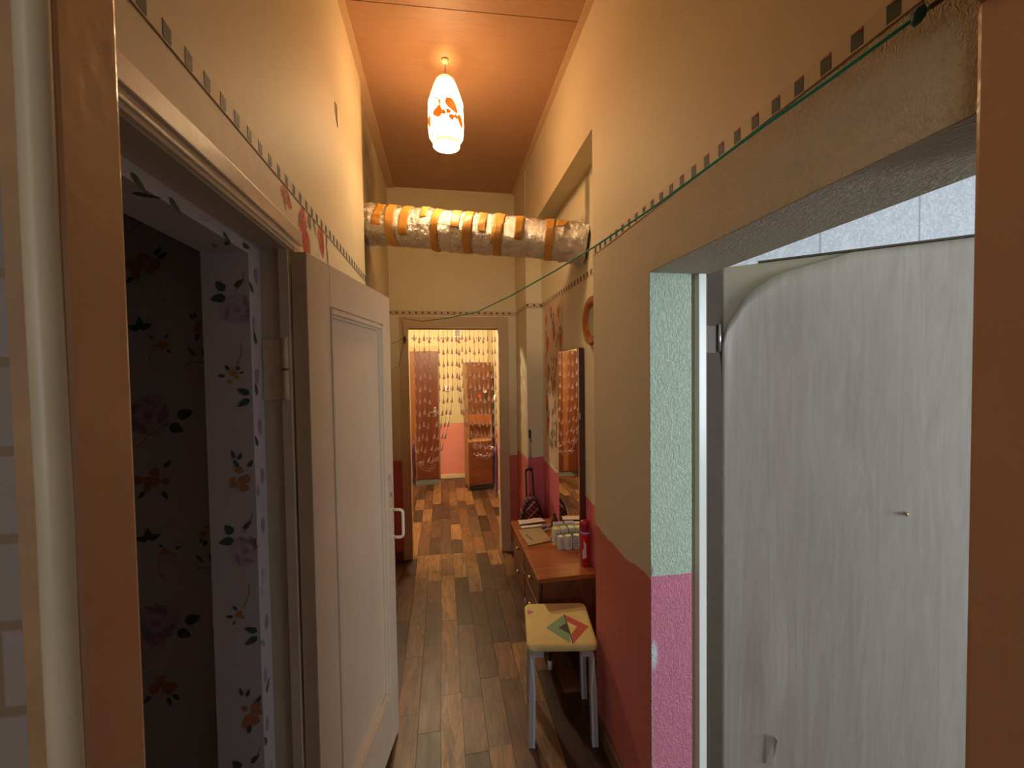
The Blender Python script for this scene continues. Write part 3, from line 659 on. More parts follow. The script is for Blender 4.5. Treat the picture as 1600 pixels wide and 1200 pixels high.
# ------------------------------------------------------------------ foil pipe with tape
PA, PB = Vector((-.440, 2.47, 2.462)), Vector((.790, 2.165, 2.300)); PRAD = .108
pax = (PB-PA); PLEN = pax.length; pax.normalize(); pcam = Vector((0, -1, 0)); pcam = (pcam-pax*pcam.dot(pax)).normalized(); pup = pcam.cross(pax); pup = pup if pup.z > 0 else -pup
def on_pipe(s, th, r): return PA + pax*s + (pup*math.cos(th) + pcam*math.sin(th))*r
def pipe_r(s, th):
    q = on_pipe(s, th, PRAD); e = .010*noise.noise(q*9) + .006*noise.noise(q*24) + .0025*noise.noise(q*60)
    e = max(e, -.016); return PRAD + e + (.010*noise.noise(q*30+Vector((3, 1, 2))) if s < .18 or s > PLEN-.14 else 0)
fp = thing('flue_pipe', 'silver foil wrapped pipe with orange tape crossing under the ceiling', 'pipe', PA)
bm = bmesh.new(); NS, NT_ = 190, 72; rings = []
for i in range(NS+1):
    s = PLEN*i/NS; rg = []
    for k in range(NT_):
        q = on_pipe(s, 2*PI*k/NT_, pipe_r(s, 2*PI*k/NT_)); q.x = min(max(q.x, -.4295), .7765); rg.append(bm.verts.new(q))     # trimmed to the wall faces
    rings.append(rg)
for a, b in zip(rings, rings[1:]):
    for k in range(NT_): f = bm.faces.new((a[k], a[(k+1) % NT_], b[(k+1) % NT_], b[k])); f.smooth = True
bm.faces.new(rings[0]); bm.faces.new(rings[-1][::-1])
t = NT('crinkled_foil'); p = t.pos(); t.b.inputs['Metallic'].default_value = 1.0; t.b.inputs['Base Color'].default_value = (.74, .70, .66, 1)
t.l(t.math('MULTIPLY_ADD', t.noise(p, 20, 3), .22, .14), t.b.inputs['Roughness']); t.bump(t.noise(p, 62, 5, .65, 1.4), .8, .012)
rel(link('foil_wrap', bm, t.m, fp, True), fp)
M_TAPE = [mat('orange_tape', (.60, .285, .05), .4, var=.15, bump=.2, bscale=40), mat('orange_tape_b', (.66, .33, .075), .4, var=.15, bump=.2, bscale=40)]
tapes = [(.135, .050, .02, .52, 0), (.205, .052, -.3, .99, 1), (.285, .048, -.2, .68, 0), (.385, .036, -.3, .22, 1), (.455, .042, -.3, 1.0, 0), (.565, .046, -.3, .42, 1), (.635, .050, -.3, 1.0, 0), (.710, .044, -.3, .45, 1), (.800, .058, -.25, .70, 1), (.800, .040, .2, 1.0, 0), (.910, .045, -.3, .55, 0), (1.075, .048, -.1, .66, 0), (1.078, .040, .2, 1.0, 1), (1.140, .060, -.3, .16, 1)]
for (s0, wd, f0, f1, mi) in tapes:
    th = lambda f: (19/180*PI + math.acos(max(-1, min(1, 1-2*f)))) if f >= 0 else f
    t0, t1 = th(f0), th(f1); bm = bmesh.new(); g = []
    for i in range(7):
        s = s0 + wd*(i/6-.5); row = []
        for k in range(25):
            te = t1 + (.10*noise.noise(Vector((s*40, s0*9, 0))) if k == 24 else 0)
            a = t0+(te-t0)*k/24; sk = .01*(k/24-.5)*math.sin(s0*37)
            row.append(bm.verts.new(on_pipe(s+sk, a, pipe_r(s+sk, a)+.0035+(.006 if k < 2 and f0 < 0 else 0))))
        g.append(row)
    for a, b in zip(g, g[1:]):
        for k in range(24): f = bm.faces.new((a[k], a[k+1], b[k+1], b[k])); f.smooth = True
    o = rel(link('tape_strip', bm, M_TAPE[mi], fp, True), fp); md = o.modifiers.new('thick', 'SOLIDIFY'); md.thickness = .001

# ------------------------------------------------------------------ green clothes line
bm = bmesh.new()
pts = [(.650, .405, 2.078), (.637, .447, 2.068), (.63, .468, 2.064), (.601, .562, 2.046), (.572, .656, 2.031), (.536, .771, 2.007), (.489, .922, 1.978), (.431, 1.107, 1.951), (.373, 1.295, 1.930), (.278, 1.602, 1.904), (.168, 1.955, 1.888), (.039, 2.371, 1.914), (-.128, 2.909, 1.961), (-.314, 3.566, 2.066)]
tube(bm, pts, .0026, 8)
tag(link('clothes_line', bm, mat('green_cord', (.015, .30, .17), .5), None), 'thin green cord strung from the right wall to the end door casing', 'cord')
clo = bpy.data.objects['clothes_line']
bm = bmesh.new(); lathe(bm, [(0, -.013), (.006, -.007), (.008, 0), (.006, .007), (0, .013)], 10, Matrix.Translation((.633, .458, 2.066)) @ Matrix.Rotation(.5, 4, 'X')); link('knot', bm, mat('teal_knot', (.01, .10, .10), .5), clo)
bm = bmesh.new(); tube(bm, [(.637, .447, 2.068), (.644, .425, 2.073), (.655, .40, 2.080)], .0035, 6); link('dark_end', bm, M_DARKEDGE, clo)
# dark wire by the end doorway
bm = bmesh.new()
tube(bm, [(-.33, 3.570, 2.066), (-.325, 3.568, 2.0), (-.315, 3.566, 1.92), (-.318, 3.566, 1.85), (-.34, 3.568, 1.75), (-.36, 3.570, 1.66), (-.39, 3.575, 1.65)], .002, 6)
tube(bm, [(-.315, 3.566, 1.90), (-.37, 3.57, 1.87), (-.42, 3.57, 1.85)], .0016, 6)
for k in range(9):
    a = k*1.3; tube(bm, [(-.312+.012*math.cos(a), 3.562, 1.895+.02*math.sin(a)), (-.300+.014*math.sin(a), 3.555, 1.89+.03*math.cos(a*1.4)), (-.312, 3.56, 1.87+.02*math.sin(a*2))], .0018, 5)
tag(link('loose_wire', bm, M_BLACK), 'tangled thin black wire beside the end doorway', 'wire')
# plaster chip on the left wall and flaw on the right one
bm = bmesh.new()
prism(bm, [(XL, 1.770, 2.685), (XL, 1.800, 2.672), (XL, 1.812, 2.645), (XL, 1.805, 2.618), (XL, 1.785, 2.603), (XL, 1.778, 2.635)], (.0030, 0, 0))
prism(bm, [(XL, 1.745, 2.682), (XL, 1.768, 2.684), (XL, 1.777, 2.635), (XL, 1.783, 2.604), (XL, 1.762, 2.622), (XL, 1.750, 2.648)], (.0012, 0, 0), mi=1)
tag(link('wall_chip', bm, [mat('pale_chip', (.75, .72, .62), .6), mat('chip_hole', (.16, .10, .06), .8)]), 'small curled chip in the plaster high on the left wall', 'plaster chip')

# ------------------------------------------------------------------ stool
st = thing('stool', 'small stool with grey legs and yellow seat printed with green and red diamond', 'stool', (.505, 1.79, 0), -.165)
SW, SD, SZ = .150, .160, .45
def rrect(w_, d_, r, n=6):
    pts = []
    for cx, cy, a0 in ((w_-r, d_-r, 0), (-w_+r, d_-r, PI/2), (-w_+r, -d_+r, PI), (w_-r, -d_+r, 1.5*PI)):
        for k in range(n+1): a = a0+PI/2*k/n; pts.append((cx+r*math.cos(a), cy+r*math.sin(a)))
    return pts
bm = bmesh.new(); prev = None
layers = [(SZ-.030, -.012), (SZ-.029, -.003), (SZ-.024, 0), (SZ-.010, .001), (SZ-.004, -.003), (SZ-.001, -.009), (SZ, -.018)]
rings = []
for z, off in layers: rings.append([bm.verts.new((x, y, z)) for x, y in rrect(SW+off, SD+off, .030+max(off, -.01))])
for a, b in zip(rings, rings[1:]):
    for k in range(len(a)): f = bm.faces.new((a[k], a[(k+1) % len(a)], b[(k+1) % len(a)], b[k])); f.smooth = True
bm.faces.new(rings[-1]); bm.faces.new(rings[0][::-1])
seat = link('seat', bm, mat('yellow_seat_fabric', (.66, .54, .24), .75, var=.2, vscale=10, bump=.3, bscale=150), st)
FAB = [mat('fabric_green', (.20, .34, .20), .8), mat('fabric_dark', (.06, .06, .05), .8), mat('fabric_red', (.50, .10, .08), .8), mat('fabric_tan', (.40, .27, .13), .8), mat('fabric_pink', (.52, .14, .15), .8), mat('fabric_lemon', (.66, .58, .25), .8)]
def sp(u, v, e=.0006): return Vector((-SW+.012+u*(2*SW-.024), SD-.012-v*(2*SD-.024), SZ+e))
bm = bmesh.new()
def patch(pts, mi, e=.0006):
    f = bm.faces.new([bm.verts.new(sp(u, v, e)) for u, v in pts]); f.material_index = mi
patch([(.617, .31), (.277, .64), (.62, 1.0), (.645, .80), (.48, .64), (.63, .53)], 0)
patch([(.63, .53), (.48, .64), (.645, .80)], 1)
patch([(.63, .31), (.98, .62), (.67, 1.0), (.665, .80), (.79, .62), (.645, .5)], 2, .0007)
patch([(.612, .30), (.628, .30), (.672, 1.0), (.652, 1.0)], 1, .0009)
patch([(.30, 0), (1, 0.01), (1, .10), (.37, .22)], 3)
patch([(0, .16), (.11, .22), (0, .30)], 4)
patch([(.645, .5), (.79, .62), (.665, .80)], 5)
for f in bm.faces:
    if f.normal.z < 0: f.normal_flip()
bmesh.ops.recalc_face_normals(bm, faces=bm.faces[:])
link('seat_print', bm, FAB, seat)
M_LEG = mat('grey_painted_leg', (.36, .34, .35), .45, var=.12); M_LEGE = mat('leg_ply_edge', (.55, .56, .62), .45)
for sx in (-1, 1):
    for sy in (-1, 1):
        prof2 = [(0.085, SZ-.031), (.118, SZ-.031)]
        for k in range(7): a = PI/2*k/6; prof2.append((.118+.024*math.sin(a), SZ-.055+.024*math.cos(a)))
        prof2 += [(.152, .25), (.158, 0)]
        th_ = .028
        inner = [(.158-th_, 0), (.152-th_, .25)]
        for k in range(7): a = PI/2*(1-k/6); inner.append((.118+max(.002, .024-th_*.6)*math.sin(a), SZ-.062+(.020-th_*.5)*math.cos(a)))
        inner += [(.085, SZ-.031-th_)]
        bm = bmesh.new(); yc = sy*.128
        prism(bm, [(sx*x*(SW/.150)*.94, yc-.024, z) for x, z in prof2+inner], (0, .048, 0))
        wid = th_; inn2 = [(x-.0085 if i < 2 else x, z) for i, (x, z) in enumerate(inner)]
        prism(bm, [(sx*x*.94, yc-.0245, z) for x, z in ((.158-th_+.009, 0), (.152-th_+.009, .25), (.1445, SZ-.065), (.1345, SZ-.066), (.152-th_, .25), (.158-th_, 0))], (0, .049, 0), mi=1)
        link('leg', bm, [M_LEG, M_LEGE], st)

# ------------------------------------------------------------------ dressing table
TZ = .555
dt = thing('dressing_table', 'low orange brown veneered dressing table in the niche', 'dressing table', (.60, 2.40, 0))
TX0, TX1, TY0, TY1 = .457-.60, .772-.60, 1.985-2.40, 2.815-2.40
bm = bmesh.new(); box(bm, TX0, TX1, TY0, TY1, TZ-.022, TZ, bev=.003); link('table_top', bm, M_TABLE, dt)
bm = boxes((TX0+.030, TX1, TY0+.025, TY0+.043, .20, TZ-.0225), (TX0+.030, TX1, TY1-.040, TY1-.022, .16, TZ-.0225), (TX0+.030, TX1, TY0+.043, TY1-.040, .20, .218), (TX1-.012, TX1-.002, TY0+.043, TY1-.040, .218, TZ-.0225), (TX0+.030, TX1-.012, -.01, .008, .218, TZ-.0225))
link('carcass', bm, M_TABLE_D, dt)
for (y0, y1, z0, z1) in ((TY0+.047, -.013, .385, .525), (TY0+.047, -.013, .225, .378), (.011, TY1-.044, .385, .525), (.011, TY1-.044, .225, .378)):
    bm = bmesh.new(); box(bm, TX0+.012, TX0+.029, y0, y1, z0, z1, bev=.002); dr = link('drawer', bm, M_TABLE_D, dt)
    bm = bmesh.new(); tube(bm, [(TX0+.013, (y0+y1)/2, (z0+z1)/2), (TX0-.006, (y0+y1)/2, (z0+z1)/2)], .010, 12); link('knob', bm, M_BRASS, dr)
for (lx, ly) in ((TX0+.085, TY0+.115), (TX0+.085, TY1-.08), (TX1-.05, TY0+.115), (TX1-.05, TY1-.08)):
    bm = bmesh.new(); tube(bm, [(lx, ly, .20), (lx, ly, .045)], .011, 12); lg = link('leg', bm, M_BLACK, dt)
    bm = bmesh.new(); tube(bm, [(lx, ly, .050), (lx, ly, 0)], .0125, 12); link('foot_cap', bm, mat('white_cap', (.7, .66, .6), .4), lg)
# mirror
mi_ = thing('mirror', 'tall narrow frameless mirror on dark brown board above the dressing table', 'mirror', (.745, 2.36, TZ))
MY0, MY1, MZ = 2.165-2.36, 2.570-2.36, 1.175
bm = bmesh.new(); box(bm, -.002, .026, MY0, MY1, 0, MZ, bev=.001); link('backing_board', bm, mat('dark_brown_board', (.10, .03, .018), .35), mi_)
tt = NT('mirror_silver'); tt.b.inputs['Metallic'].default_value = 1; tt.b.inputs['Roughness'].default_value = .015; tt.b.inputs['Base Color'].default_value = (.84, .82, .78, 1)
link('mirror_glass', boxes((-.006, -.0022, MY0+.004, MY1-.003, .004, MZ-.004)), tt.m, mi_)
link('clip', boxes((-.009, .004, MY0-.004, MY0+.014, .78, .815)), M_METAL, mi_)
# wall plate
wp = thing('wall_plate', 'round orange brown plate hanging on the niche wall above the mirror', 'plate', (XN, 1.985, 1.855))
rot = Matrix.Rotation(-PI/2, 4, 'Y')
bm = bmesh.new(); lathe(bm, [(0, .0005), (.07, .0005), (.115, .014), (.125, .026), (.120, .034), (.100, .034), (.082, .022), (.075, .016)], 48, rot); link('rim', bm, mat('orange_glaze', (.29, .085, .02), .12, var=.2), wp)
bm = bmesh.new(); lathe(bm, [(.075, .016), (.04, .0145), (0, .014)], 40, rot); link('centre', bm, mat('mosaic_centre', (.25, .24, .16), .4, var=.9, vscale=90), wp)
# spray can
sc = thing('spray_can', 'red spray can with pale lettering panel beside the mirror', 'spray can', (.742, 2.085, TZ))
bm = bmesh.new(); lathe(bm, [(0, 0), (.0235, 0), (.0255, .004), (.0255, .180), (.024, .186), (.021, .190)], 32); link('can_body', bm, mat('red_lacquer', (.50, .015, .03), .22, var=.15), sc)
bm = bmesh.new(); lathe(bm, [(.021, .190), (.0245, .191), (.0245, .236), (.020, .243), (0, .245)], 32); link('cap', bm, mat('crimson_cap', (.36, .008, .03), .3), sc)
bm = bmesh.new(); lathe(bm, [(.0257, .176), (.0260, .178), (.0260, .184), (.0252, .187)], 32); link('blue_band', bm, mat('pale_blue_band', (.36, .38, .70), .3), sc)
bm = bmesh.new()
for a0, z0, z1 in ((-2.5, .045, .095), (-2.2, .05, .14)):
    n_ = 6
    for k in range(n_):
        a, b = a0+.5*k/n_, a0+.5*(k+1)/n_; r = .0259; zz = z0+(z1-z0)*.3*math.sin(k)
        bm.faces.new([bm.verts.new(q) for q in ((r*math.cos(a), r*math.sin(a), z0), (r*math.cos(b), r*math.sin(b), z0), (r*math.cos(b), r*math.sin(b), z1-.02*k/n_), (r*math.cos(a), r*math.sin(a), z1-.02*k/n_+.003))])
link('label_panel', bm, mat('pale_label', (.62, .55, .50), .4), sc)
bm = bmesh.new(); lathe(bm, [(.0257, .026), (.0261, .027), (.0261, .031), (.0257, .032)], 32); link('black_line', bm, M_BLACK, sc)
# cartons
M_CARD = mat('white_card', (.62, .60, .56), .6, var=.08); M_YEL = mat('lime_card', (.62, .62, .06), .5); M_GRY = mat('grey_print', (.30, .30, .29), .6)
def carton(x, y, z, sx, sy, h, rz, label, cap=None):
    t = thing('carton', label, 'box', (x, y, z), rz, 'small cartons in front of the mirror')
    bm = bmesh.new(); box(bm, -sx/2, sx/2, -sy/2, sy/2, 0, h, bev=.001); link('box_body', bm, M_CARD, t)
    if cap: link('lid_panel', boxes((-sx/2+.001, sx/2-.001, -sy/2+.001, sy/2-.001, h+.0001, h+.0006)), cap, t)
    bm = bmesh.new()
    for k in range(4): box(bm, -sx/2+.005, sx/2-.008-.003*(k % 2), -sy/2-.0006, -sy/2-.0001, h*.25+k*h*.14, h*.25+k*h*.14+h*.05)
    link('printed_lines', bm, M_GRY, t); return t
carton(.672, 2.315, TZ, .034, .034, .072, .5, 'white carton standing nearest the paper bag', mat('card_top', (.66, .62, .42), .5))
carton(.714, 2.300, TZ, .034, .034, .080, .45, 'white carton standing nearest the spray can', _cache['card_top'])
carton(.668, 2.400, TZ, .040, .050, .088, .1, 'carton with bright lime lid behind white cartons', M_YEL)
carton(.714, 2.395, TZ, .040, .050, .092, .1, 'grey carton with pale lid touching the mirror', mat('pale_lime', (.55, .55, .30), .5))
carton(.703, 2.470, TZ, .06, .04, .094, .05, 'wide violet topped carton at the back of the group', mat('violet_card', (.38, .30, .48), .5))
# orange tag in front of the cartons
bm = bmesh.new(); prism(bm, [(-.012, -.008, 0), (.010, -.010, 0), (.014, .004, 0), (-.004, .010, 0)], (0, 0, .012)); o = tag(link('matchbox', bm, mat('bright_orange', (.75, .28, .03), .5)), 'tiny orange packet between paper bag and cartons', 'packet'); o.location = (.640, 2.352, TZ)
# paper bag
pb = thing('paper_bag', 'flat brown paper bag with twisted handle lying on the table', 'paper bag', (.545, 2.50, TZ))
cn = [(.472, 2.640), (.648, 2.655), (.650, 2.415), (.487, 2.385)]
cn = [(.474, 2.628), (.630, 2.640), (.645, 2.420), (.490, 2.375)]
L3 = [(x-.545, y-2.50) for x, y in cn]
bm = bmesh.new(); prism(bm, [(x, y, .001) for x, y in L3], (0, 0, .007)); bmesh.ops.bevel(bm, geom=bm.edges[:], offset=.002, segments=1, affect='EDGES'); link('bag_body', bm, mat('kraft_paper', (.36, .245, .12), .7, var=.12), pb)
bm = bmesh.new(); tube(bm, [(.092, .075, .007), (.125, .10, .010), (.158, .075, .012), (.160, .035, .010), (.140, -.01, .008), (.095, -.045, .007)], .006, 8); link('handle', bm, mat('pale_kraft', (.50, .38, .24), .7), pb)
bm = bmesh.new()
for k in range(7): box(bm, -.043+.003*k, -.028+.003*k, .03-.014*k, .037-.014*k, .0081, .0086)
link('faded_print', bm, M_DARKEDGE, pb)
# papers and packet
def sheet(name, label, cat, pts, z, m_, crump=.004):
    c = Vector((sum(p[0] for p in pts)/4, sum(p[1] for p in pts)/4, z)); bm = bmesh.new(); g = []
    for i in range(9):
        r_ = []
        for k in range(9):
            u, v = i/8, k/8
            x = (1-u)*((1-v)*pts[0][0]+v*pts[3][0]) + u*((1-v)*pts[1][0]+v*pts[2][0]); y = (1-u)*((1-v)*pts[0][1]+v*pts[3][1]) + u*((1-v)*pts[1][1]+v*pts[2][1])
            r_.append(bm.verts.new((x-c.x, y-c.y, crump*(.6+noise.noise(Vector((x*30, y*30, z*50)))))))
        g.append(r_)
    for a, b in zip(g, g[1:]):
        for k in range(8): bm.faces.new((a[k], b[k], b[k+1], a[k+1])).smooth = True
    o = tag(link(name, bm, m_), label, cat); o.location = c; md = o.modifiers.new('t', 'SOLIDIFY'); md.thickness = .0012; return o
sheet('crumpled_paper', 'crumpled pinkish white paper at the far end of table', 'paper', [(.500, 2.70), (.69, 2.73), (.675, 2.79), (.50, 2.78)], TZ+.006, mat('pinkish_paper', (.72, .58, .50), .6), .012)
sheet('receipt', 'white receipt tucked under the pinkish paper', 'paper', [(.505, 2.655), (.655, 2.675), (.655, 2.705), (.500, 2.70)], TZ+.002, mat('receipt_white', (.72, .72, .74), .5), .003)
bm = bmesh.new()
for k in range(5): lathe(bm, [(0, .0), (.012, .003), (.014, .010), (.007, .018), (0, .020)], 9, Matrix.Translation((.016*k-.03, .008*math.sin(k*2), .001)) @ Matrix.Rotation(k, 4, 'Z') @ Matrix.Diagonal((1.1, .8, 1, 1)))
t = NT('crinkly_clear_wrap'); t.b.inputs['Base Color'].default_value = (.42, .40, .50, 1); t.b.inputs['Roughness'].default_value = .12; t.b.inputs['Metallic'].default_value = .4; t.bump(t.noise(t.obj(), 120, 3), .6, .004)
o = tag(link('plastic_packet', bm, t.m), 'shiny crumpled violet plastic packet behind bag handle', 'packet'); o.location = (.675, 2.645, TZ+.001)
# dark bottle at the left foot of the mirror
bt = thing('bottle', 'small dark amber bottle at the left foot of mirror', 'bottle', (.722, 2.625, TZ))
bm = bmesh.new(); lathe(bm, [(0, 0), (.022, 0), (.024, .004), (.024, .055), (.017, .070), (.009, .076), (.009, .086)], 24); link('bottle_body', bm, mat('amber_glass', (.10, .05, .012), .12), bt)
bm = bmesh.new(); lathe(bm, [(.009, .084), (.011, .085), (.011, .098), (0, .099)], 20); link('bottle_cap', bm, M_BLACK, bt)

# ------------------------------------------------------------------ trolley bag with plaid cloth
tb = thing('trolley_bag', 'red and black plaid shopping trolley with grey handle behind the table', 'trolley bag', (.640, 3.00, 0))
def plaid():
    t = NT('plaid_cloth'); x, y, z = t.sep(t.obj())
    def stripes(v, s, w_): return t.math('LESS_THAN', t.math('FRACT', t.math('MULTIPLY', v, s)), w_)
    d = t.math('ADD', t.math('MULTIPLY', x, .8), t.math('MULTIPLY', z, 1.0))
    c = t.mix(stripes(d, 26, .5), (.30, .03, .03, 1), (.02, .02, .022, 1)); c = t.mix(stripes(t.math('SUBTRACT', z, x), 13, .12), c, (.45, .40, .36, 1)); c = t.mix(stripes(y, 20, .3), c, (.03, .02, .02, 1))
    t.l(c, t.b.inputs['Base Color']); t.b.inputs['Roughness'].default_value = .8; return t.m
bm = bmesh.new(); bx_ = [(-.085, .10), (.085, .10), (.088, .35), (.082, .52), (.060, .61), (.03, .655), (-.01, .655), (-.045, .62), (-.07, .55), (-.084, .45)]
prism(bm, [(x, -.055, z) for x, z in bx_], (0, .13, 0)); bmesh.ops.bevel(bm, geom=bm.edges[:], offset=.015, segments=3, affect='EDGES'); link('bag', bm, plaid(), tb, True)
bm = bmesh.new(); tube(bm, [(-.012, .085, .08), (-.012, .085, .60), (-.022, .06, .83), (-.020, .05, .855), (.0, .045, .862), (.020, .05, .85), (.030, .06, .82), (.046, .085, .60), (.046, .085, .08)], .0075, 10); link('handle_frame', bm, mat('dark_grey_tube', (.10, .10, .115), .35, metal=.5), tb)
bm = bmesh.new(); tube(bm, [(-.022, .053, .845), (-.005, .046, .862), (.014, .046, .858), (.024, .053, .845)], .012, 10); link('grip', bm, M_BLACK, tb)
for sx in (-1, 1):
    bm = bmesh.new(); lathe(bm, [(0, -.012), (.05, -.012), (.055, -.006), (.055, .006), (.05, .012), (0, .012)], 24, Matrix.Translation((sx*.085 if sx < 0 else .095, .03, .055)) @ Matrix.Rotation(PI/2, 4, 'Y')); link('wheel', bm, M_BLACK, tb)
bm = boxes((-.09, .10, .015, .08, .05, .098)); link('base_bracket', bm, M_BLACK, tb)
# shoehorn on a hook
sh_ = thing('shoehorn', 'slim pale shoehorn hanging from a dark clip on niche end panel', 'shoehorn', (.668, 3.128, .90))
bm = bmesh.new(); tube(bm, [(0, -.008, .21), (0, -.008, .10), (.001, -.008, .01)], .004, 8, radii=[.0035, .005, .010]); link('blade', bm, mat('grey_plastic', (.42, .40, .42), .4), sh_)
bm = bmesh.new(); box(bm, -.009, .007, -.014, -.0005, .185, .25, bev=.003); tube(bm, [(-.002, -.01, .20), (.004, -.012, .165), (.006, -.010, .15)], .004, 8); link('clip_hook', bm, M_BLACK, sh_)

# ------------------------------------------------------------------ bead curtain in the end doorway
bc = thing('bead_curtain', 'pinkish bead curtain of little cones tied back in the end doorway', 'bead curtain', (.1, 3.64, 1.985))
CY = 3.64
rod = bmesh.new(); tube(rod, [(-.278, CY, 1.985), (.494, CY, 1.985)], .006, 10); rel(link('curtain_rod', rod, M_BROWN, bc), bc)
M_BEAD = mat('pink_bead', (.76, .60, .56), .3, var=.1)
_nt = M_BEAD.node_tree; _tl = _nt.nodes.new('ShaderNodeBsdfTranslucent'); _tl.inputs[0].default_value = (.76, .56, .5, 1); _mx = _nt.nodes.new('ShaderNodeMixShader'); _mx.inputs[0].default_value = .35
_nt.links.new(_nt.nodes['Principled BSDF'].outputs[0], _mx.inputs[1]); _nt.links.new(_tl.outputs[0], _mx.inputs[2]); _nt.links.new(_mx.outputs[0], _nt.nodes['Material Output'].inputs[0]); M_STR = mat('curtain_thread', (.60, .45, .40), .5)
def cone(bm, p, d, ln=.060, r=.0130):
    d = d.normalized(); a = d.orthogonal().normalized(); b = d.cross(a); n = 7
    tip = bm.verts.new(p - d*ln); ring = [bm.verts.new(p + (a*math.cos(2*PI*k/n)+b*math.sin(2*PI*k/n))*r) for k in range(n)]
    for k in range(n): bm.faces.new((tip, ring[k], ring[(k+1) % n]))
    bm.faces.new(ring[::-1])
rb = random.Random(11)
def strand(x0, side, k):
    """side -1: tied to the left jamb, +1 to the right"""
    if side < 0: tx, tz = -.262, .86; low = (x0-(-.26))
    else: tx, tz = .478, .945; low = (.478-x0)
    reach = abs(tx-x0); pts = []
    dip = .10*min(1, reach/.3)+.02
    zb_ = tz - dip + .04*rb.random()
    n = 40
    for i in range(n+1):
        f = i/n
        z = 1.985 + (zb_-1.985)*f
        e = max(0.0, (f-.35)/.65)**2.1
        pts.append(Vector((x0 + (tx-x0)*.50*e, CY + .006*math.sin(k*2.1) , z)))
    x1 = pts[-1].x
    for i in range(1, 9):
        f = i/8; pts.append(Vector((x1+(tx-x1)*f, CY-.006*f, zb_ - .022*math.sin(PI*f)*min(1, reach/.2) + (tz-zb_)*f**1.6)))
    bm = bmesh.new(); tube(bm, pts[::2] + ([pts[-1]] if len(pts) % 2 == 0 else []), .0013, 4, mi=1)
    acc = 0; nxt = .10 + (.02 if k % 2 else 0) + rb.uniform(-.01, .01)
    for a, b in zip(pts, pts[1:]):
        L_ = (b-a).length
        if acc + L_ >= nxt and nxt < 1.28: cone(bm, a+(b-a)*((nxt-acc)/L_), b-a); nxt += .107
        acc += L_
    rel(link('strand', bm, [M_BEAD, M_STR], bc), bc)
k = 0
for x0 in (-.232, -.190, -.148, -.105, -.025, .015, .050, .090): strand(x0, -1, k); k += 1
for x0 in (.130, .150, .178, .210, .245, .285, .325, .365, .405, .442, .470): strand(x0, 1, k); k += 1
M_PUR = mat('purple_tassel', (.42, .22, .46), .5, var=.4, vscale=50)
for (tx, zt, zb2) in ((-.255, 1.02, .60), (.466, .98, .46)):
    bm = bmesh.new()
    for q in range(6):
        px = tx + rb.uniform(-.010, .010)*(1) ; py = CY - .016 + rb.uniform(-.012, .008)
        tube(bm, [(tx, CY-.01, zt), (px, py, (zt*2+zb2)/3), (px+rb.uniform(-.008, .008), py, (zt+2*zb2)/3), (px, py, zb2+rb.uniform(0, .1))], .0042, 6, radii=[.005, .008, .007, .004])
    z = zt-.08
    while z > zb2+.05: cone(bm, Vector((tx, CY-.018, z)), Vector((0, 0, -1)), .05, .015); z -= .085
    rel(link('tieback_tassel', bm, M_PUR, bc), bc)

# ------------------------------------------------------------------ far hall: door, cabinet, small things
d3 = thing('door_3', 'brown wooden door in the far hall behind the bead curtain', 'door', (-.29, 6.28, 0), kind='structure')
link('door_leaf', boxes((-.31, .215, -.035, -.004, .02, 1.925), (-.86, -.315, -.035, -.004, .02, 1.925), bev=.002), wood('red_brown_door', (.075, .017, .008), (.17, .042, .016), scale=(26, 3, 1.2), rough=.35), d3)
link('orange_stile', boxes((-.185, -.105, -.045, -.036, .02, 1.925), bev=.002), wood('orange_door_stile', (.20, .07, .018), (.30, .11, .03), scale=(20, 3, 1.2), rough=.35), d3)  # lighter orange strip on the brown door leaf
link('head_casing', boxes((-.88, .235, -.03, -.002, 1.93, 2.01)), mat('hall_casing', (.50, .38, .20), .5), d3)
link('side_casing', boxes((.216, .238, -.03, -.002, 0, 1.93)), mat('hall_casing_dark', (.20, .10, .05), .5), d3)
bm = bmesh.new(); tube(bm, [(.175, -.036, 1.02), (.175, -.075, 1.02), (.10, -.08, 1.02)], .008, 8); box(bm, .155, .195, -.042, -.0355, .95, 1.09, bev=.002); link('handle', bm, M_METAL, d3)
bm = bmesh.new(); prism(bm, [(x, y, 0) for x, y in rrect(.21, .13, .02)], (0, 0, .006)); o = tag(link('doormat', bm, mat('grey_blue_mat', (.10, .115, .11), .9, bump=.5, bscale=200)), 'grey rubber doormat in front of the brown hall door', 'doormat'); o.location = (-.29, 6.10, 0)
cb = thing('hall_cabinet', 'tall narrow red brown cabinet standing in the far hall', 'cabinet', (.475, 5.70, 0), .13)
CX, CYD = .165, .15
M_CSIDE = wood('tan_cabinet_side', (.30, .15, .06), (.46, .26, .11), scale=(3, 12, 1.2), rough=.4)
bm = boxes((-CX, -CX+.016, -CYD, CYD, .04, 1.74), (CX-.016, CX, -CYD, CYD, .04, 1.74), (-CX+.016, CX-.016, CYD-.012, CYD, .04, 1.724), (-CX+.016, CX-.016, -CYD, CYD, 1.724, 1.74), (-CX+.016, CX-.016, -CYD, CYD-.012, .04, .056)); link('carcass', bm, M_CSIDE, cb)
bm = bmesh.new(); box(bm, -CX+.001, CX-.001, -CYD-.018, -CYD-.001, .075, .66, bev=.002); dd = link('lower_door', bm, M_BROWN, cb)
bm = bmesh.new(); box(bm, -CX+.001, CX-.001, -CYD-.018, -CYD-.001, 1.05, 1.74, bev=.002); d_u = link('upper_door', bm, M_BROWN, cb)
bm = bmesh.new(); box(bm, -CX+.001, CX-.001, -CYD-.018, -CYD-.001, .90, 1.044, bev=.002); link('drawer', bm, wood('lighter_drawer', (.20, .06, .02), (.36, .12, .04), scale=(3, 3, 20), rough=.3), cb)
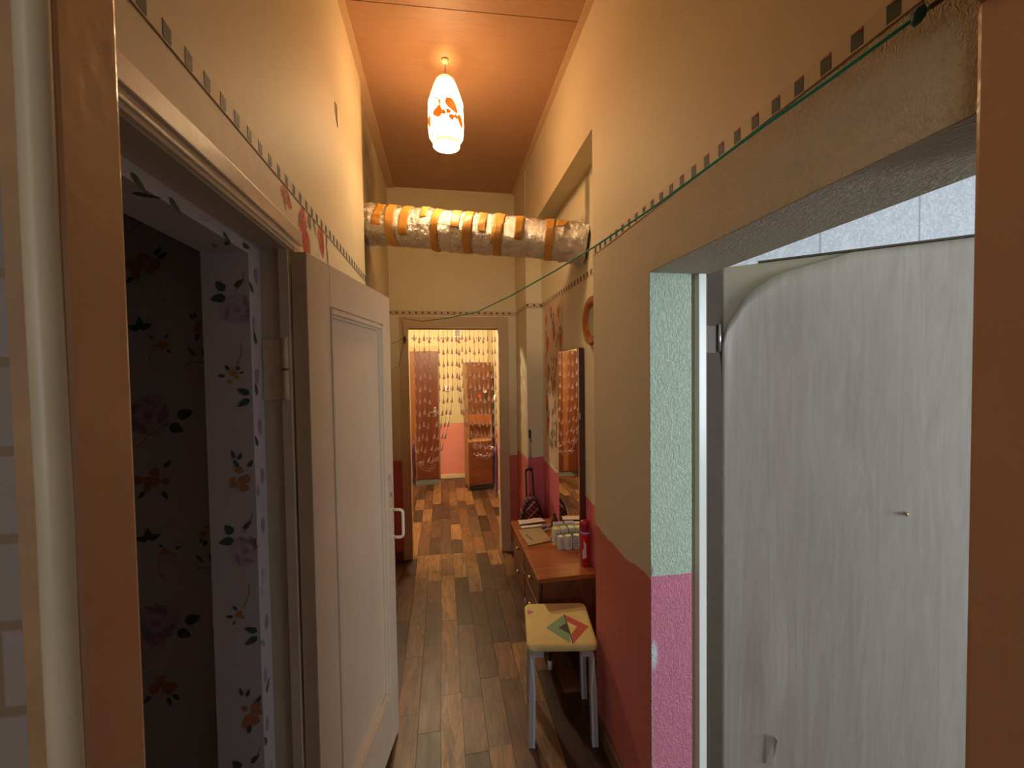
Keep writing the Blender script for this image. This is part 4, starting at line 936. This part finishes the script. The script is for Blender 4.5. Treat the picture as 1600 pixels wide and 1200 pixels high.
link('shelf', boxes((-CX+.016, CX-.016, -CYD-.01, CYD-.013, .665, .683)), mat('light_shelf_edge', (.50, .26, .10), .4), cb)
link('shelf_back', boxes((-CX+.016, CX-.016, 0, .012, .683, .90)), wood('shelf_back_wood', (.24, .08, .03), (.38, .14, .05), scale=(3, 3, 20), rough=.4), cb)
for kx in (-.09, .09):
    bm = bmesh.new(); lathe(bm, [(0, 0), (.012, 0), (.012, .012), (.007, .016), (0, .017)], 12, Matrix.Translation((kx, -CYD-.018, .50)) @ Matrix.Rotation(PI/2, 4, 'X')); link('knob', bm, M_BRASS, dd)
link('plinth', boxes((-CX+.005, CX-.005, -CYD-.01, CYD, .012, .074)), M_BLACK, cb)
for (fx, fy) in ((-.14, -.14), (.14, -.14), (-.14, .13), (.14, .13)):
    bm = bmesh.new(); tube(bm, [(fx, fy, .014), (fx, fy, 0)], .012, 10); link('foot', bm, M_METAL, cb)
link('side_edging', boxes((CX, CX+.014, -CYD-.019, CYD, .04, 1.62)), M_BLACK, cb)
# round silver charm and red tag on the cabinet door
bm = bmesh.new(); lathe(bm, [(0, 0), (.024, 0), (.026, .006), (.016, .014), (0, .016)], 20, Matrix.Rotation(PI/2, 4, 'X')); o = tag(link('door_charm', bm, mat('pale_charm', (.6, .58, .55), .3)), 'round pale charm hung on the hall cabinet door', 'charm'); o.location = (.570, 5.531, 1.345)
ch = o; bm = bmesh.new(); box(bm, -.016, .016, -.008, 0, -.10, -.03, bev=.004); link('dark_pendant', bm, M_BLACK, ch)
bm = bmesh.new(); prism(bm, [(-.015, 0, -.012), (.012, 0, -.02), (.018, 0, .015), (-.006, 0, .020)], (0, -.006, 0)); o = tag(link('red_sticker', bm, mat('bright_red', (.70, .03, .02), .4)), 'small bright red sticker on the hall cabinet door', 'sticker'); o.location = (.485, 5.5305, 1.285)
ic = thing('intercom', 'small white switch box on the yellow hall wall', 'wall switch', (.075, 6.28, 1.37))
bm = bmesh.new(); box(bm, -.035, .035, -.03, 0, -.04, .04, bev=.005); link('housing', bm, M_WHITE, ic)
bm = bmesh.new(); box(bm, -.018, .018, -.037, -.031, -.022, .022, bev=.002); link('rocker', bm, M_WHITE, ic)
mb = thing('wall_vent', 'white framed grey vent high on the yellow hall wall', 'vent', (.24, 6.28, 2.20))
link('frame', boxes((-.055, .055, -.03, 0, -.06, -.048), (-.055, .055, -.03, 0, .048, .06), (-.055, -.043, -.03, 0, -.048, .048), (.043, .055, -.03, 0, -.048, .048)), M_WHITE, mb)
link('grille_back', boxes((-.043, .043, -.012, -.002, -.048, .048)), mat('vent_grey', (.25, .26, .25), .6), mb)
for k in range(5): link('slat', boxes((-.043, .043, -.024, -.014, -.042+k*.019, -.034+k*.019)), mat('slat_grey', (.45, .45, .42), .5), mb)
sw = thing('light_switch', 'pale switch on the hall wall right of the cabinet', 'wall switch', (.70, 5.48, 1.26))
bm = bmesh.new(); box(bm, -.014, 0, -.04, .04, -.04, .04, bev=.003); link('plate', bm, M_WHITE, sw)
bm = bmesh.new(); box(bm, -.020, -.0145, -.02, .02, -.025, .025, bev=.002); link('rocker', bm, M_WHITE, sw)
# hall ceiling lamp (out of view above the lintel)
hl = thing('hall_lamp', 'ceiling lamp of the far hall above the lintel', 'lamp', (-.12, 4.25, 2.9))
bm = bmesh.new(); lathe(bm, [(0, 0), (.05, -.001), (.045, -.02), (0, -.022)], 24); link('ceiling_cap', bm, M_WHITE, hl)
bm = bmesh.new(); tube(bm, [(0, 0, -.02), (0, 0, -.35)], .003, 8); link('flex', bm, M_BLACK, hl)
bm = bmesh.new(); lathe(bm, [(0, -.35), (.014, -.35), (.016, -.39), (.0, -.392)], 20); link('socket', bm, M_BLACK, hl)
bm = bmesh.new(); lathe(bm, [(0, -.393), (.014, -.393), (.03, -.43), (.032, -.455), (.02, -.48), (0, -.487)], 20); link('bulb', bm, emit_mat('bulb_glow', WARM, 3.0), hl)
l = bpy.data.lights.new('hall_bulb_light', 'POINT'); l.energy = FAR_W; l.color = (1.0, .76, .48); l.shadow_soft_size = .06
lo = bpy.data.objects.new('hall_bulb_light', l); COL.objects.link(lo); lo.location = (-.12, 4.25, 2.35)

# unseen bulb added behind the viewer as warm fill light
nl = thing('fill_lamp', 'bare bulb added behind the viewer for warm fill', 'lamp', (-.6, -1.3, 3.2))
bm = bmesh.new(); tube(bm, [(0, 0, 0), (0, 0, -.40)], .003, 8); link('flex', bm, M_BLACK, nl)
bm = bmesh.new(); lathe(bm, [(0, -.40), (.014, -.40), (.016, -.44), (0, -.442)], 20); link('socket', bm, M_BLACK, nl)
bm = bmesh.new(); lathe(bm, [(0, -.443), (.014, -.443), (.03, -.48), (.032, -.505), (.02, -.53), (0, -.537)], 20); link('bulb', bm, bpy.data.materials['bulb_glow'], nl)
l = bpy.data.lights.new('fill_bulb_light', 'POINT'); l.energy = NEAR_FILL_W; l.color = (1.0, .70, .40); l.shadow_soft_size = .22
lo = bpy.data.objects.new('fill_bulb_light', l); COL.objects.link(lo); lo.location = (-.6, -1.3, 2.55)
